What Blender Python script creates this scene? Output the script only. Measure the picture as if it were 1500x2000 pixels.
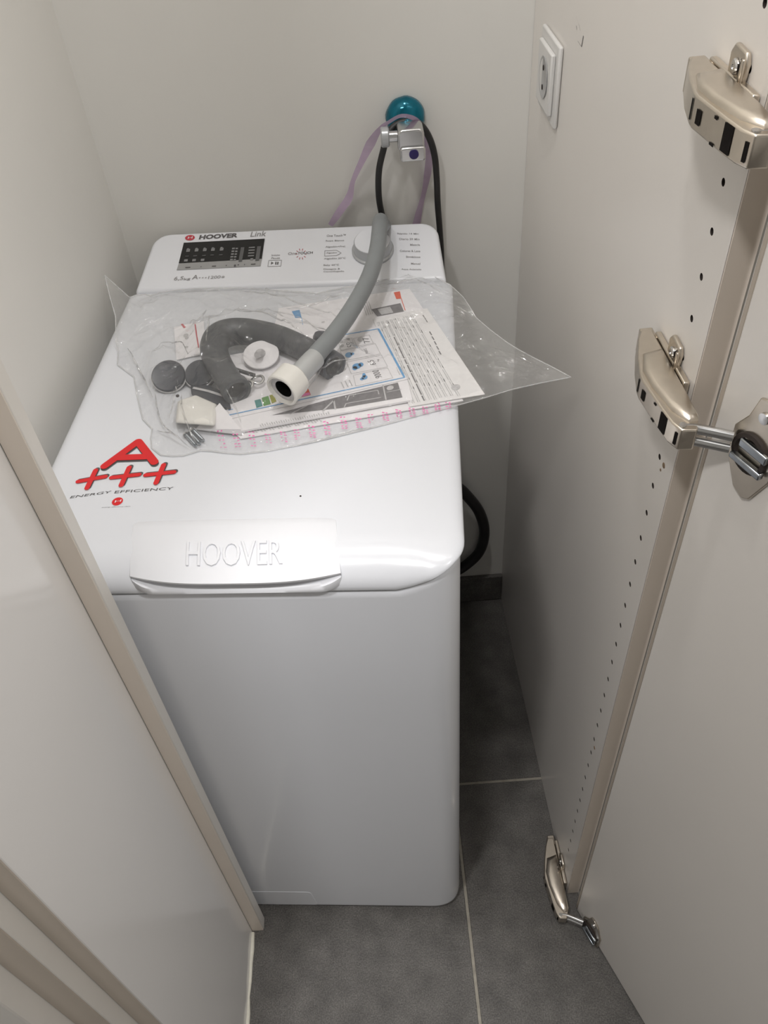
import bpy, bmesh, math, random
import numpy as np
from mathutils import Vector, Matrix, noise
from mathutils.geometry import delaunay_2d_cdt

for o in list(bpy.data.objects):
    bpy.data.objects.remove(o)
random.seed(4)
SC = bpy.context.scene
COL = SC.collection

# ------------------------------------------------------------------ camera
F_PX, YAW, PIT, ROL = 1623.2, -0.0174, 0.7928, 0.0901
CAM = np.array([-0.1993, -1.0375, 1.3176])
_fw = np.array([math.sin(YAW) * math.cos(PIT), math.cos(YAW) * math.cos(PIT), -math.sin(PIT)])
_r0 = np.array([math.cos(YAW), -math.sin(YAW), 0.0])
_d0 = np.cross(_fw, _r0)
_rt = _r0 * math.cos(ROL) + _d0 * math.sin(ROL)
_dn = -_r0 * math.sin(ROL) + _d0 * math.cos(ROL)
cd = bpy.data.cameras.new('camera')
cam = bpy.data.objects.new('camera', cd)
COL.objects.link(cam)
cd.sensor_fit = 'HORIZONTAL'
cd.sensor_width = 36.0
cd.lens = F_PX / 1500.0 * 36.0
cd.clip_start = 0.02
cam.matrix_world = Matrix((
    (_rt[0], -_dn[0], -_fw[0], CAM[0]),
    (_rt[1], -_dn[1], -_fw[1], CAM[1]),
    (_rt[2], -_dn[2], -_fw[2], CAM[2]),
    (0, 0, 0, 1)))
SC.camera = cam

# ------------------------------------------------------------------ world, lights, exposure
SC.view_settings.view_transform = 'Standard'
SC.view_settings.look = 'None'
SC.view_settings.gamma = 1.0
SC.view_settings.use_curve_mapping = False
SC.view_settings.exposure = 0.0
wd = bpy.data.worlds.new('world')
SC.world = wd
wd.use_nodes = True
wd.node_tree.nodes['Background'].inputs[0].default_value = (0.80, 0.83, 0.88, 1)
wd.node_tree.nodes['Background'].inputs[1].default_value = 0.10

def area_light(name, loc, target, size, power, color=(1, 0.96, 0.90)):
    ld = bpy.data.lights.new(name, 'AREA')
    ld.shape = 'DISK'
    ld.size = size
    ld.energy = power
    ld.color = color
    o = bpy.data.objects.new(name, ld)
    COL.objects.link(o)
    o.location = loc
    d = Vector(target) - Vector(loc)
    o.rotation_euler = d.to_track_quat('-Z', 'Y').to_euler()
    return o
area_light('ceiling_lamp_left', (-0.64, -1.25, 2.38), (-0.64, -1.25, 0), 0.18, 12.5, (1.0, 0.985, 0.98))
area_light('ceiling_lamp_right', (0.45, -1.36, 2.38), (0.45, -1.36, 0), 0.18, 17.0, (1.0, 0.985, 0.98))
area_light('ceiling_spot', (-0.24, -0.52, 2.38), (-0.24, -0.52, 0), 0.10, 5.6, (1.0, 0.985, 0.98))

# ------------------------------------------------------------------ pixel helpers (1500 x 2000 frame)
def ray(q):
    v = _fw * F_PX + _rt * (q[0] - 750) + _dn * (q[1] - 1000)
    return v / np.linalg.norm(v)
def on_plane(q, P, n):
    v = ray(q)
    return CAM + v * ((np.asarray(P, float) - CAM) @ n) / (v @ n)
def on_z(q, z): return on_plane(q, (0, 0, z), np.array([0, 0, 1.0]))
def on_y(q, y): return on_plane(q, (0, y, 0), np.array([0, 1.0, 0]))

# washer frame
WYAW = -0.0799
WO = np.array([-0.3467, -0.5759, 0.0])
UX = np.array([math.cos(WYAW), math.sin(WYAW), 0])
UY = np.array([-math.sin(WYAW), math.cos(WYAW), 0])
def L(P):
    d = np.asarray(P) - WO
    return np.array([d @ UX, d @ UY, d[2]])
def G(x, y, z=0.0): return WO + UX * x + UY * y + np.array([0, 0, z])
ZT = 0.795                      # flat top of the lid
def top(q, z=ZT): return L(on_z(q, z))
# right panel frame
PA = 0.029
PF = 0.5775
def PT(t, n, z):
    return (math.sin(PA) * t - math.cos(PA) * n, -math.cos(PA) * t - math.sin(PA) * n, z)

# ------------------------------------------------------------------ materials
def mat(name, col, rough=0.5, metal=0.0, var=0.03, scale=40.0, bump=0.0, bscale=200.0, coat=0.0, spec=0.5, trans=0.0, emit=0.0, stretch=None):
    m = bpy.data.materials.new(name)
    m.use_nodes = True
    nt = m.node_tree
    b = nt.nodes['Principled BSDF']
    tc = nt.nodes.new('ShaderNodeTexCoord')
    src = tc.outputs['Object']
    if stretch:
        mp = nt.nodes.new('ShaderNodeMapping')
        mp.inputs['Scale'].default_value = stretch
        nt.links.new(src, mp.inputs['Vector'])
        src = mp.outputs['Vector']
    n = nt.nodes.new('ShaderNodeTexNoise')
    n.inputs['Scale'].default_value = scale
    n.inputs['Detail'].default_value = 4
    nt.links.new(src, n.inputs['Vector'])
    r = nt.nodes.new('ShaderNodeValToRGB')
    r.color_ramp.elements[0].position = 0.3
    r.color_ramp.elements[1].position = 0.7
    r.color_ramp.elements[0].color = (*[max(0, c * (1 - var)) for c in col], 1)
    r.color_ramp.elements[1].color = (*[min(1, c * (1 + var)) for c in col], 1)
    nt.links.new(n.outputs['Fac'], r.inputs['Fac'])
    nt.links.new(r.outputs['Color'], b.inputs['Base Color'])
    b.inputs['Roughness'].default_value = rough
    b.inputs['Metallic'].default_value = metal
    b.inputs['Coat Weight'].default_value = coat
    b.inputs['Coat Roughness'].default_value = 0.06
    b.inputs['Specular IOR Level'].default_value = spec
    b.inputs['Transmission Weight'].default_value = trans
    if bump:
        n2 = nt.nodes.new('ShaderNodeTexNoise')
        n2.inputs['Scale'].default_value = bscale
        n2.inputs['Detail'].default_value = 3
        nt.links.new(src, n2.inputs['Vector'])
        bp = nt.nodes.new('ShaderNodeBump')
        bp.inputs['Strength'].default_value = bump
        bp.inputs['Distance'].default_value = 0.002
        nt.links.new(n2.outputs['Fac'], bp.inputs['Height'])
        nt.links.new(bp.outputs['Normal'], b.inputs['Normal'])
    return m

def film(name, col, cover, rough=0.12, gloss=0.7):
    """thin clear plastic film: mostly transparent, a little milky, with a gloss"""
    m = bpy.data.materials.new(name)
    m.use_nodes = True
    nt = m.node_tree
    for n in list(nt.nodes):
        nt.nodes.remove(n)
    out = nt.nodes.new('ShaderNodeOutputMaterial')
    tr = nt.nodes.new('ShaderNodeBsdfTransparent')
    df = nt.nodes.new('ShaderNodeBsdfDiffuse')
    tl = nt.nodes.new('ShaderNodeBsdfTranslucent')
    gl = nt.nodes.new('ShaderNodeBsdfGlossy')
    df.inputs['Color'].default_value = (*col, 1)
    tl.inputs['Color'].default_value = (*col, 1)
    gl.inputs['Roughness'].default_value = rough
    tc = nt.nodes.new('ShaderNodeTexCoord')
    nz = nt.nodes.new('ShaderNodeTexNoise')
    nz.inputs['Scale'].default_value = 30
    nt.links.new(tc.outputs['Object'], nz.inputs['Vector'])
    mr = nt.nodes.new('ShaderNodeMapRange')
    mr.inputs['To Min'].default_value = cover * 0.7
    mr.inputs['To Max'].default_value = cover * 1.3
    nt.links.new(nz.outputs['Fac'], mr.inputs['Value'])
    m0 = nt.nodes.new('ShaderNodeMixShader')
    m0.inputs[0].default_value = 0.22
    nt.links.new(df.outputs[0], m0.inputs[1])
    nt.links.new(tl.outputs[0], m0.inputs[2])
    m1 = nt.nodes.new('ShaderNodeMixShader')
    nt.links.new(mr.outputs[0], m1.inputs[0])
    nt.links.new(tr.outputs[0], m1.inputs[1])
    nt.links.new(m0.outputs[0], m1.inputs[2])
    fr = nt.nodes.new('ShaderNodeLayerWeight')
    fr.inputs['Blend'].default_value = 0.5
    pw = nt.nodes.new('ShaderNodeMath')
    pw.operation = 'POWER'
    pw.inputs[1].default_value = 4.0
    nt.links.new(fr.outputs['Facing'], pw.inputs[0])
    ml = nt.nodes.new('ShaderNodeMath')
    ml.operation = 'MULTIPLY_ADD'
    ml.inputs[1].default_value = gloss * 0.6
    ml.inputs[2].default_value = gloss * 0.06
    nt.links.new(pw.outputs[0], ml.inputs[0])
    wn = nt.nodes.new('ShaderNodeTexNoise')
    wn.inputs['Scale'].default_value = 17
    wn.inputs['Detail'].default_value = 3
    wn.inputs['Distortion'].default_value = 1.5
    nt.links.new(tc.outputs['Object'], wn.inputs['Vector'])
    bp = nt.nodes.new('ShaderNodeBump')
    bp.inputs['Strength'].default_value = 1.0
    bp.inputs['Distance'].default_value = 0.038
    nt.links.new(wn.outputs['Fac'], bp.inputs['Height'])
    nt.links.new(bp.outputs['Normal'], gl.inputs['Normal'])
    m2 = nt.nodes.new('ShaderNodeMixShader')
    nt.links.new(ml.outputs[0], m2.inputs[0])
    nt.links.new(m1.outputs[0], m2.inputs[1])
    nt.links.new(gl.outputs[0], m2.inputs[2])
    nt.links.new(m2.outputs[0], out.inputs[0])
    return m

def tile_material():
    m = mat('stone_tile', (0.115, 0.108, 0.100), rough=0.55, var=0.22, scale=28, bump=0.35, bscale=170, spec=0.4)
    nt = m.node_tree
    b = nt.nodes['Principled BSDF']
    ramp = [n for n in nt.nodes if n.type == 'VALTORGB'][0]
    tc = [n for n in nt.nodes if n.type == 'TEX_COORD'][0]
    sp = nt.nodes.new('ShaderNodeTexNoise')
    sp.inputs['Scale'].default_value = 520
    sp.inputs['Detail'].default_value = 2
    nt.links.new(tc.outputs['Object'], sp.inputs['Vector'])
    r2 = nt.nodes.new('ShaderNodeValToRGB')
    r2.color_ramp.elements[0].position = 0.35
    r2.color_ramp.elements[1].position = 0.75
    r2.color_ramp.elements[0].color = (0.72, 0.72, 0.72, 1)
    r2.color_ramp.elements[1].color = (1.45, 1.45, 1.45, 1)
    nt.links.new(sp.outputs['Fac'], r2.inputs['Fac'])
    mx = nt.nodes.new('ShaderNodeMix')
    mx.data_type = 'RGBA'
    mx.blend_type = 'MULTIPLY'
    mx.inputs['Factor'].default_value = 1.0
    nt.links.new(ramp.outputs['Color'], mx.inputs['A'])
    nt.links.new(r2.outputs['Color'], mx.inputs['B'])
    nt.links.new(mx.outputs['Result'], b.inputs['Base Color'])
    return m

M = dict(
    wall=mat('wall_paint', (0.77, 0.755, 0.715), rough=0.8, var=0.015, scale=6, bump=0.05, bscale=160, spec=0.3),
    hall=mat('hall_bounce_cut', (0.46, 0.45, 0.43), rough=0.85, var=0.02, scale=6),  # unseen hall walls, darkened to cut their bounce light
    lacquer=mat('white_lacquer', (0.78, 0.745, 0.70), rough=0.30, var=0.012, scale=5, bump=0.02, bscale=60),
    edge=mat('edge_band', (0.74, 0.66, 0.575), rough=0.4, var=0.02, scale=12),
    edge2=mat('edge_band_brown', (0.47, 0.41, 0.345), rough=0.45, var=0.02, scale=12),
    slotb=mat('slot_black', (0.012, 0.010, 0.009), rough=0.9, var=0.2, spec=0.1),
    gloss=mat('gloss_board', (0.81, 0.79, 0.765), rough=0.16, var=0.012, scale=5),
    trim=mat('trim_paint', (0.74, 0.71, 0.66), rough=0.35, var=0.02, scale=10),
    caulk=mat('sealant', (0.80, 0.77, 0.66), rough=0.5, var=0.05, scale=120, bump=0.3, bscale=300),
    tile=tile_material(),
    grout=mat('grout', (0.34, 0.315, 0.265), rough=0.9, var=0.15, scale=90, bump=0.3, bscale=400),
    ceil=mat('ceiling_paint', (0.80, 0.80, 0.78), rough=0.9, var=0.01, scale=4),
    white=mat('white_enamel', (0.735, 0.75, 0.785), rough=0.22, var=0.006, scale=4, coat=0.3),
    whitep=mat('white_plastic', (0.775, 0.785, 0.815), rough=0.28, var=0.008, scale=8),
    hole=mat('dark_hole', (0.03, 0.022, 0.018), rough=0.8, var=0.2),
    black=mat('black_gloss', (0.012, 0.012, 0.012), rough=0.18, var=0.2),
    rubber=mat('black_rubber', (0.018, 0.017, 0.017), rough=0.45, var=0.2, scale=60),
    silver=mat('silver_paint', (0.42, 0.42, 0.42), rough=0.35, metal=0.4, var=0.05),
    icon=mat('icon_grey', (0.22, 0.22, 0.22), rough=0.5, var=0.15, scale=300),
    icondim=mat('icon_dim', (0.09, 0.09, 0.09), rough=0.5, var=0.3, scale=400),
    ink=mat('print_ink', (0.10, 0.095, 0.095), rough=0.5, var=0.1),
    inkl=mat('print_ink_light', (0.30, 0.29, 0.29), rough=0.5, var=0.1),
    red=mat('red_print', (0.70, 0.020, 0.024), rough=0.3, var=0.05),
    redl=mat('red_logo', (0.52, 0.05, 0.07), rough=0.4, var=0.1),
    pink=mat('pink_print', (0.80, 0.20, 0.45), rough=0.5, var=0.15, scale=200),
    chrome=mat('chrome', (0.62, 0.62, 0.62), rough=0.2, metal=1.0, var=0.05),
    nickel=mat('nickel', (0.66, 0.60, 0.52), rough=0.30, metal=1.0, var=0.06, scale=60),
    steel=mat('zinc_steel', (0.38, 0.41, 0.44), rough=0.25, metal=1.0, var=0.08, scale=80),
    dial=mat('dial_grey', (0.44, 0.45, 0.46), rough=0.3, metal=0.3, var=0.03),
    hose=mat('grey_hose', (0.25, 0.265, 0.27), rough=0.45, var=0.03, scale=60),
    sleeve=mat('crimp_sleeve', (0.50, 0.51, 0.51), rough=0.35, metal=0.3, var=0.05),
    nut=mat('cream_plastic', (0.74, 0.72, 0.67), rough=0.35, var=0.03),
    elbow=mat('dark_grey_plastic', (0.050, 0.053, 0.057), rough=0.42, var=0.06, scale=60),
    cap=mat('slate_plastic', (0.026, 0.029, 0.040), rough=0.35, var=0.1),
    teal=mat('teal_foil', (0.0, 0.135, 0.20), rough=0.14, metal=0.45, var=0.25, scale=50, bump=0.15, bscale=120),
    navy=mat('navy_cap', (0.02, 0.012, 0.10), rough=0.4, var=0.1),
    barg=mat('bar_grey', (0.11, 0.11, 0.11), rough=0.5, var=0.1),
    filmc=film('crease_glint', (0.95, 0.95, 0.95), 0.10, rough=0.12, gloss=3.0),
    filme=film('film_edge', (0.92, 0.92, 0.92), 0.40, rough=0.1, gloss=1.5),
    lilac=film('lilac_tape', (0.62, 0.48, 0.64), 0.62, rough=0.3, gloss=0.5),
    paper=mat('paper', (0.80, 0.785, 0.775), rough=0.7, var=0.015, scale=20),
    paperw=mat('paper_white', (0.84, 0.82, 0.83), rough=0.65, var=0.015, scale=20),
    blue=mat('blue_print', (0.10, 0.33, 0.62), rough=0.5, var=0.1),
    greyp=mat('grey_print', (0.16, 0.15, 0.155), rough=0.6, var=0.15, scale=200),
    lgrey=mat('light_grey_print', (0.52, 0.51, 0.51), rough=0.6, var=0.12, scale=300),
    orange=mat('orange_print', (0.78, 0.10, 0.03), rough=0.5, var=0.1),
    green=mat('green_print', (0.11, 0.30, 0.06), rough=0.5, var=0.1),
    teal2=mat('teal_print', (0.05, 0.24, 0.22), rough=0.5, var=0.1),
    yellow=mat('olive_print', (0.33, 0.33, 0.05), rough=0.5, var=0.1),
    film=film('clear_film', (0.97, 0.97, 0.97), 0.085, rough=0.05, gloss=0.75),
    film2=film('clear_film_small', (0.86, 0.86, 0.84), 0.14, rough=0.08),
    sockw=mat('socket_white', (0.70, 0.69, 0.67), rough=0.4, var=0.01),
    socketd=mat('socket_grey', (0.40, 0.40, 0.40), rough=0.4, var=0.05),
    fil=mat('brown_filler', (0.22, 0.15, 0.09), rough=0.8, var=0.2),
)

# ------------------------------------------------------------------ mesh helpers
class MB:
    def __init__(s): s.v, s.f, s.m = [], [], []
    def add(s, verts, faces, mi=0):
        o = len(s.v)
        s.v += [tuple(float(c) for c in v) for v in verts]
        s.f += [tuple(i + o for i in f) for f in faces]
        s.m += [mi] * len(faces)
        return s
    def box(s, a, b, fn=None, mi=0):
        (x0, y0, z0), (x1, y1, z1) = a, b
        vs = [(x, y, z) for z in (z0, z1) for y in (y0, y1) for x in (x0, x1)]
        if fn: vs = [fn(*v) for v in vs]
        return s.add(vs, [(0, 2, 3, 1), (4, 5, 7, 6), (0, 1, 5, 4), (2, 6, 7, 3), (0, 4, 6, 2), (1, 3, 7, 5)], mi)
    def loft(s, loops, cap0=True, cap1=True, closed=True, mi=0):
        n = len(loops[0])
        vs = [p for l in loops for p in l]
        fs = []
        for i in range(len(loops) - 1):
            for j in range(n if closed else n - 1):
                k = (j + 1) % n
                fs.append((i * n + j, i * n + k, (i + 1) * n + k, (i + 1) * n + j))
        if cap0: fs.append(tuple(range(n - 1, -1, -1)))
        if cap1: fs.append(tuple((len(loops) - 1) * n + j for j in range(n)))
        return s.add(vs, fs, mi)
    def prism(s, pts, fn, h0, h1, mi=0):
        return s.loft([[fn(x, y, h0) for x, y in pts], [fn(x, y, h1) for x, y in pts]], mi=mi)
    def tube(s, path, r, n=12, cap=True, mi=0, rfn=None, flat=None):
        loops = []
        P = [Vector(p) for p in path]
        up = Vector((0, 0, 1))
        prev = None
        for i, p in enumerate(P):
            d = (P[min(i + 1, len(P) - 1)] - P[max(i - 1, 0)]).normalized()
            if prev is None:
                a = d.cross(up)
                if a.length < 1e-3: a = d.cross(Vector((1, 0, 0)))
            else:
                a = prev - d * prev.dot(d)
            a.normalize()
            prev = a
            b = d.cross(a)
            rr = rfn(i / (len(P) - 1)) if rfn else r
            ra, rb = (rr, rr) if not flat else (rr, rr * flat)
            loops.append([tuple(p + a * math.cos(2 * math.pi * k / n) * ra + b * math.sin(2 * math.pi * k / n) * rb) for k in range(n)])
        return s.loft(loops, cap, cap, mi=mi)
    def lathe(s, prof, base, axis, n=24, cap0=True, cap1=True, mi=0):
        ax = Vector(axis).normalized()
        a = ax.cross(Vector((0, 0, 1)))
        if a.length < 1e-3: a = ax.cross(Vector((0, 1, 0)))
        a.normalize()
        b = ax.cross(a)
        B = Vector(base)
        loops = [[tuple(B + ax * h + (a * math.cos(2 * math.pi * k / n) + b * math.sin(2 * math.pi * k / n)) * r) for k in range(n)] for r, h in prof]
        return s.loft(loops, cap0, cap1, mi=mi)
    def build(s, name, material, parent=None, smooth=0, bevel=0, seg=2, kind=None, loc=None, rotz=0.0, local=None):
        me = bpy.data.meshes.new(name)
        me.from_pydata(s.v, [], s.f)
        mats = material if isinstance(material, (list, tuple)) else [material]
        for m in mats: me.materials.append(m)
        if len(mats) > 1:
            for p, i in zip(me.polygons, s.m): p.material_index = i
        bm = bmesh.new()
        bm.from_mesh(me)
        bmesh.ops.recalc_face_normals(bm, faces=bm.faces)
        bm.to_mesh(me)
        bm.free()
        if smooth:
            me.shade_smooth()
            me.set_sharp_from_angle(angle=math.radians(smooth))
        o = bpy.data.objects.new(name, me)
        COL.objects.link(o)
        if parent: o.parent = parent
        if bevel:
            md = o.modifiers.new('bevel', 'BEVEL')
            md.width = bevel
            md.segments = seg
            md.limit_method = 'ANGLE'
            md.angle_limit = math.radians(35)
            md.harden_normals = False
            if not smooth:
                me.shade_smooth()
                me.set_sharp_from_angle(angle=math.radians(60))
        if kind: o['kind'] = kind
        if loc is not None:
            o.location = loc
            o.rotation_euler = (0, 0, rotz)
        return o

def empty(name, loc=(0, 0, 0), rotz=0.0):
    o = bpy.data.objects.new(name, None)
    o.empty_display_size = 0.05
    COL.objects.link(o)
    o.location = tuple(loc)
    o.rotation_euler = (0, 0, rotz)
    return o
def tag(o, label=None, cat=None, group=None, kind=None):
    if label: o['label'] = label
    if cat: o['category'] = cat
    if group: o['group'] = group
    if kind: o['kind'] = kind
    return o
def wash(o):
    """put an object built in washer coordinates into the world"""
    o.location = tuple(WO)
    o.rotation_euler = (0, 0, WYAW)
    return o

def rr(x0, x1, y0, y1, rf, rb=None, n=8):
    """rounded rectangle, counter clockwise; rf = radius at the y0 (front) corners, rb at the y1 corners"""
    rb = rf if rb is None else rb
    out = []
    for cx, cy, r, a0 in ((x1 - rf, y0 + rf, rf, -90), (x1 - rb, y1 - rb, rb, 0), (x0 + rb, y1 - rb, rb, 90), (x0 + rf, y0 + rf, rf, 180)):
        for k in range(n + 1):
            a = math.radians(a0 + 90 * k / n)
            out.append((cx + r * math.cos(a), cy + r * math.sin(a)))
    return out
def dense(loop, d):
    out = []
    for i, p in enumerate(loop):
        q = loop[(i + 1) % len(loop)]
        k = max(1, int(math.hypot(q[0] - p[0], q[1] - p[1]) / d))
        for j in range(k): out.append((p[0] + (q[0] - p[0]) * j / k, p[1] + (q[1] - p[1]) * j / k))
    return out
def spline(pts, n=8):
    P = [Vector(p) for p in pts]
    out = []
    for i in range(len(P) - 1):
        p0, p1, p2, p3 = P[max(i - 1, 0)], P[i], P[i + 1], P[min(i + 2, len(P) - 1)]
        for k in range(n):
            t = k / n
            out.append(0.5 * ((2 * p1) + (p2 - p0) * t + (2 * p0 - 5 * p1 + 4 * p2 - p3) * t * t + (3 * p1 - p0 - 3 * p2 + p3) * t ** 3))
    out.append(P[-1])
    return out
def capsule(a, b, r, n=8):
    a, b = np.asarray(a, float)[:2], np.asarray(b, float)[:2]
    d = b - a
    t = math.atan2(d[1], d[0])
    return [tuple(b + r * np.array([math.cos(t - math.pi / 2 + math.pi * k / n), math.sin(t - math.pi / 2 + math.pi * k / n)])) for k in range(n + 1)] + \
           [tuple(a + r * np.array([math.cos(t + math.pi / 2 + math.pi * k / n), math.sin(t + math.pi / 2 + math.pi * k / n)])) for k in range(n + 1)]

_fc = {}
def glyphs(s, bold=0.0):
    """2D triangles of a string in the unit square of its own bounding box"""
    key = (s, bold)
    if key not in _fc:
        cu = bpy.data.curves.new('glyphs', 'FONT')
        cu.body = s
        cu.resolution_u = 3
        cu.offset = bold
        ob = bpy.data.objects.new('glyphs', cu)
        COL.objects.link(ob)
        dg = bpy.context.evaluated_depsgraph_get()
        me = bpy.data.meshes.new_from_object(ob.evaluated_get(dg))
        vs = [(v.co.x, v.co.y) for v in me.vertices]
        fs = [tuple(p.vertices) for p in me.polygons]
        bpy.data.objects.remove(ob)
        bpy.data.curves.remove(cu)
        bpy.data.meshes.remove(me)
        x0, x1 = min(v[0] for v in vs), max(v[0] for v in vs)
        y0, y1 = min(v[1] for v in vs), max(v[1] for v in vs)
        _fc[key] = ([((x - x0) / (x1 - x0), (y - y0) / (y1 - y0)) for x, y in vs], fs)
    return _fc[key]
def text(mb, s, ll, lr, ul, off=(0, 0, 0.0004), mi=0, bold=0.0):
    """string laid in the parallelogram lower-left, lower-right, upper-left (3D points)"""
    ll, lr, ul = (np.asarray(p, float) + np.asarray(off) for p in (ll, lr, ul))
    vs, fs = glyphs(s, bold)
    mb.add([ll + (lr - ll) * u + (ul - ll) * v for u, v in vs], fs, mi)
def quad(mb, pts, off=(0, 0, 0.0004), mi=0):
    mb.add([np.asarray(p) + np.asarray(off) for p in pts], [tuple(range(len(pts)))], mi)

# ================================================================== SETTING
def struct(o): o['kind'] = 'structure'; return o
XC = 1.6          # room extents
# floor: slab of grout with separate tiles
fl = struct(MB().box((-1.8, -2.6, -0.06), (XC, 0.02, -0.0010)).build('floor', M['grout']))
GX, GY, TS, GAP = -0.1358, -0.3906, 0.60, 0.0042
tb = MB().box((-TS / 2 + GAP / 2, -TS / 2 + GAP / 2, -0.008), (TS / 2 - GAP / 2, TS / 2 - GAP / 2, 0.0))
tile0 = None
for i in range(-3, 3):
    for j in range(-4, 1):
        cx, cy = GX + TS * (i + 0.5), GY + TS * (j + 0.5)
        if tile0 is None:
            tile0 = tb.build('floor_tile', M['tile'], fl, bevel=0.0009, seg=1)
            o = tile0
        else:
            o = tile0.copy()
            COL.objects.link(o)
            o.parent = fl
        if j == 0:
            # cut row against the back wall
            m2 = MB().box((-TS / 2 + GAP / 2, -TS / 2 + GAP / 2, -0.008), (TS / 2 - GAP / 2, -0.002 - cy, 0.0))
            bpy.data.objects.remove(o)
            o = m2.build('floor_tile', M['tile'], fl, bevel=0.0009, seg=1)
            if (i, j) == (-3, -4): tile0 = o
        o.location = (cx, cy, 0)
# walls
bw = struct(MB().box((-1.0, 0.0, -0.06), (0.12, 0.10, 2.42)).build('wall_back', M['wall']))
sk = struct(MB().box((-0.525, -0.009, 0.002), (-0.0005, -0.0002, 0.071)).build('baseboard_back', M['tile'], bevel=0.001))
XL0, XL1 = -0.525, -0.572
struct(MB().prism([(XL0, 0.0), (XL0 - 0.1, 0.0), (XL1 - 0.1, -0.60), (XL1, -0.60)], lambda x, y, z: (x, y, z), -0.001, 2.42).build('wall_left', M['wall']))
# board, strip and steps of the opening on the left
JX, JY = -0.4429, -0.582
struct(MB().box((-0.70, -0.62, -0.001), (-0.4612, -0.5835, 2.42)).build('wall_left_return', M['wall']))
t1 = struct(MB().box((-0.4606, -0.5985, 0.0012), (JX, JY, 2.40)).build('trim_1', M['trim'], bevel=0.0012, seg=2))
MB().box((-0.4602, -0.5997, 0.0012), (JX - 0.0008, -0.5986, 2.40)).build('edge_band', M['edge'], t1)
t2 = struct(MB().box((-0.4796, -0.8165, 0.001), (-0.4606, -0.6002, 2.40)).build('trim_2', M['gloss'], bevel=0.0010))
MB().box((-0.4792, -0.8178, 0.001), (-0.4610, -0.8166, 2.40)).build('edge_band', M['edge2'], t2)
t3 = struct(MB().box((-0.507, -0.8353, 0.001), (-0.4800, -0.62, 2.40)).build('trim_3', M['trim'], bevel=0.0010))
MB().box((-0.5066, -0.8366, 0.001), (-0.4804, -0.8354, 2.40)).build('edge_band', M['edge2'], t3)
struct(MB().box((-0.545, -0.858, 0.001), (-0.5072, -0.63, 2.40)).build('trim_4', M['trim'], bevel=0.0015))
struct(MB().box((-1.80, -0.862, -0.001), (-0.5455, -0.64, 2.42)).build('wall_left_front', M['wall']))
struct(MB().box((-1.90, -2.62, -0.06), (-1.80, 0.1, 2.42)).build('wall_left_hall', M['hall']))
# sealant bead at the foot of the board
path = [(-0.4598 + 0.0006 * math.sin(9 * k), -0.602 - 0.0216 * k, 0.0012) for k in range(11)]
struct(MB().tube(path, 0.0034, 8, rfn=lambda t: 0.0030 + 0.0008 * math.sin(t * 13)).build('trim_5', M['caulk'], smooth=60))
struct(MB().box((-1.8, -2.62, 2.40), (XC, 0.1, 2.46)).build('ceiling', M['ceil']))
struct(MB().box((-1.8, -2.70, -0.06), (XC, -2.60, 2.42)).build('wall_rear', M['hall']))
struct(MB().box((XC, -2.7, -0.06), (XC + 0.1, 0.1, 2.42)).build('wall_right_hall', M['hall']))
struct(MB().box((0.0375, -0.575, -0.001), (XC, -0.44, 2.42)).build('wall_right_front', M['wall']))

# ------------------------------------------------------------------ right cabinet side panel with its row of holes
ZH, TH = 1.0846, 0.5498
cab = empty('cabinet_side_panel', PT(0.3, -0.009, 0.001))
tag(cab, 'white board closing the closet on the socket side, with a column of shelf-pin holes', 'panel')
inv = -Vector(cab.location)
def PTc(t, n, z):
    p = PT(t, n, z)
    return (p[0] + inv.x, p[1] + inv.y, p[2] + inv.z)
b = MB()
hw, hr = 0.010, 0.0026
zs = [ZH - 0.032 * k for k in range(-6, 32)]
ztop, zbot = zs[0] + 0.016, zs[-1] - 0.016
def face(t0, t1, z0, z1, n=0.0): b.add([PTc(t0, n, z0), PTc(t1, n, z0), PTc(t1, n, z1), PTc(t0, n, z1)], [(0, 1, 2, 3)])
face(0.0005, TH - hw, 0.001, 2.398)
face(TH + hw, PF, 0.001, 2.398)
face(TH - hw, TH + hw, ztop, 2.398)
face(TH - hw, TH + hw, 0.001, zbot)
NS = 12
for z in zs:
    ring, outer = [], []
    for k in range(NS):
        a = 2 * math.pi * (k + 0.5) / NS
        c, s_ = math.cos(a), math.sin(a)
        ring.append((TH + hr * c, z + hr * s_))
        kx = min(hw / abs(c) if abs(c) > 1e-6 else 9, 0.016 / abs(s_) if abs(s_) > 1e-6 else 9)
        outer.append((TH + kx * c, z + kx * s_))
    vs = [PTc(t, 0, zz) for t, zz in outer] + [PTc(t, 0, zz) for t, zz in ring] + [PTc(t, -0.008, zz) for t, zz in ring]
    fs, o0 = [], len(b.v)
    b.add(vs, [(k, (k + 1) % NS, NS + (k + 1) % NS, NS + k) for k in range(NS)], 0)
    # corners of the cell
    for sx in (-1, 1):
        for sz in (-1, 1):
            cs = [i for i, (t, zz) in enumerate(outer) if (t - TH) * sx > 0 and (zz - z) * sz > 0]
            cs.sort(key=lambda i: abs(outer[i][0] - TH))
            best = min(((i, j) for i in cs for j in cs if (j - i) % NS == 1), key=lambda ij: -math.hypot(outer[ij[0]][0] - outer[ij[1]][0], outer[ij[0]][1] - outer[ij[1]][1]))
            b.add([PTc(*((outer[best[0]][0]), 0, outer[best[0]][1])), PTc(TH + sx * hw, 0, z + sz * 0.016), PTc(outer[best[1]][0], 0, outer[best[1]][1])], [(0, 1, 2)])
    b.add([PTc(t, 0, zz) for t, zz in ring] + [PTc(t, -0.008, zz) for t, zz in ring],
          [(k, (k + 1) % NS, NS + (k + 1) % NS, NS + k) for k in range(NS)] + [tuple(range(NS, 2 * NS))], 1)
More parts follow.
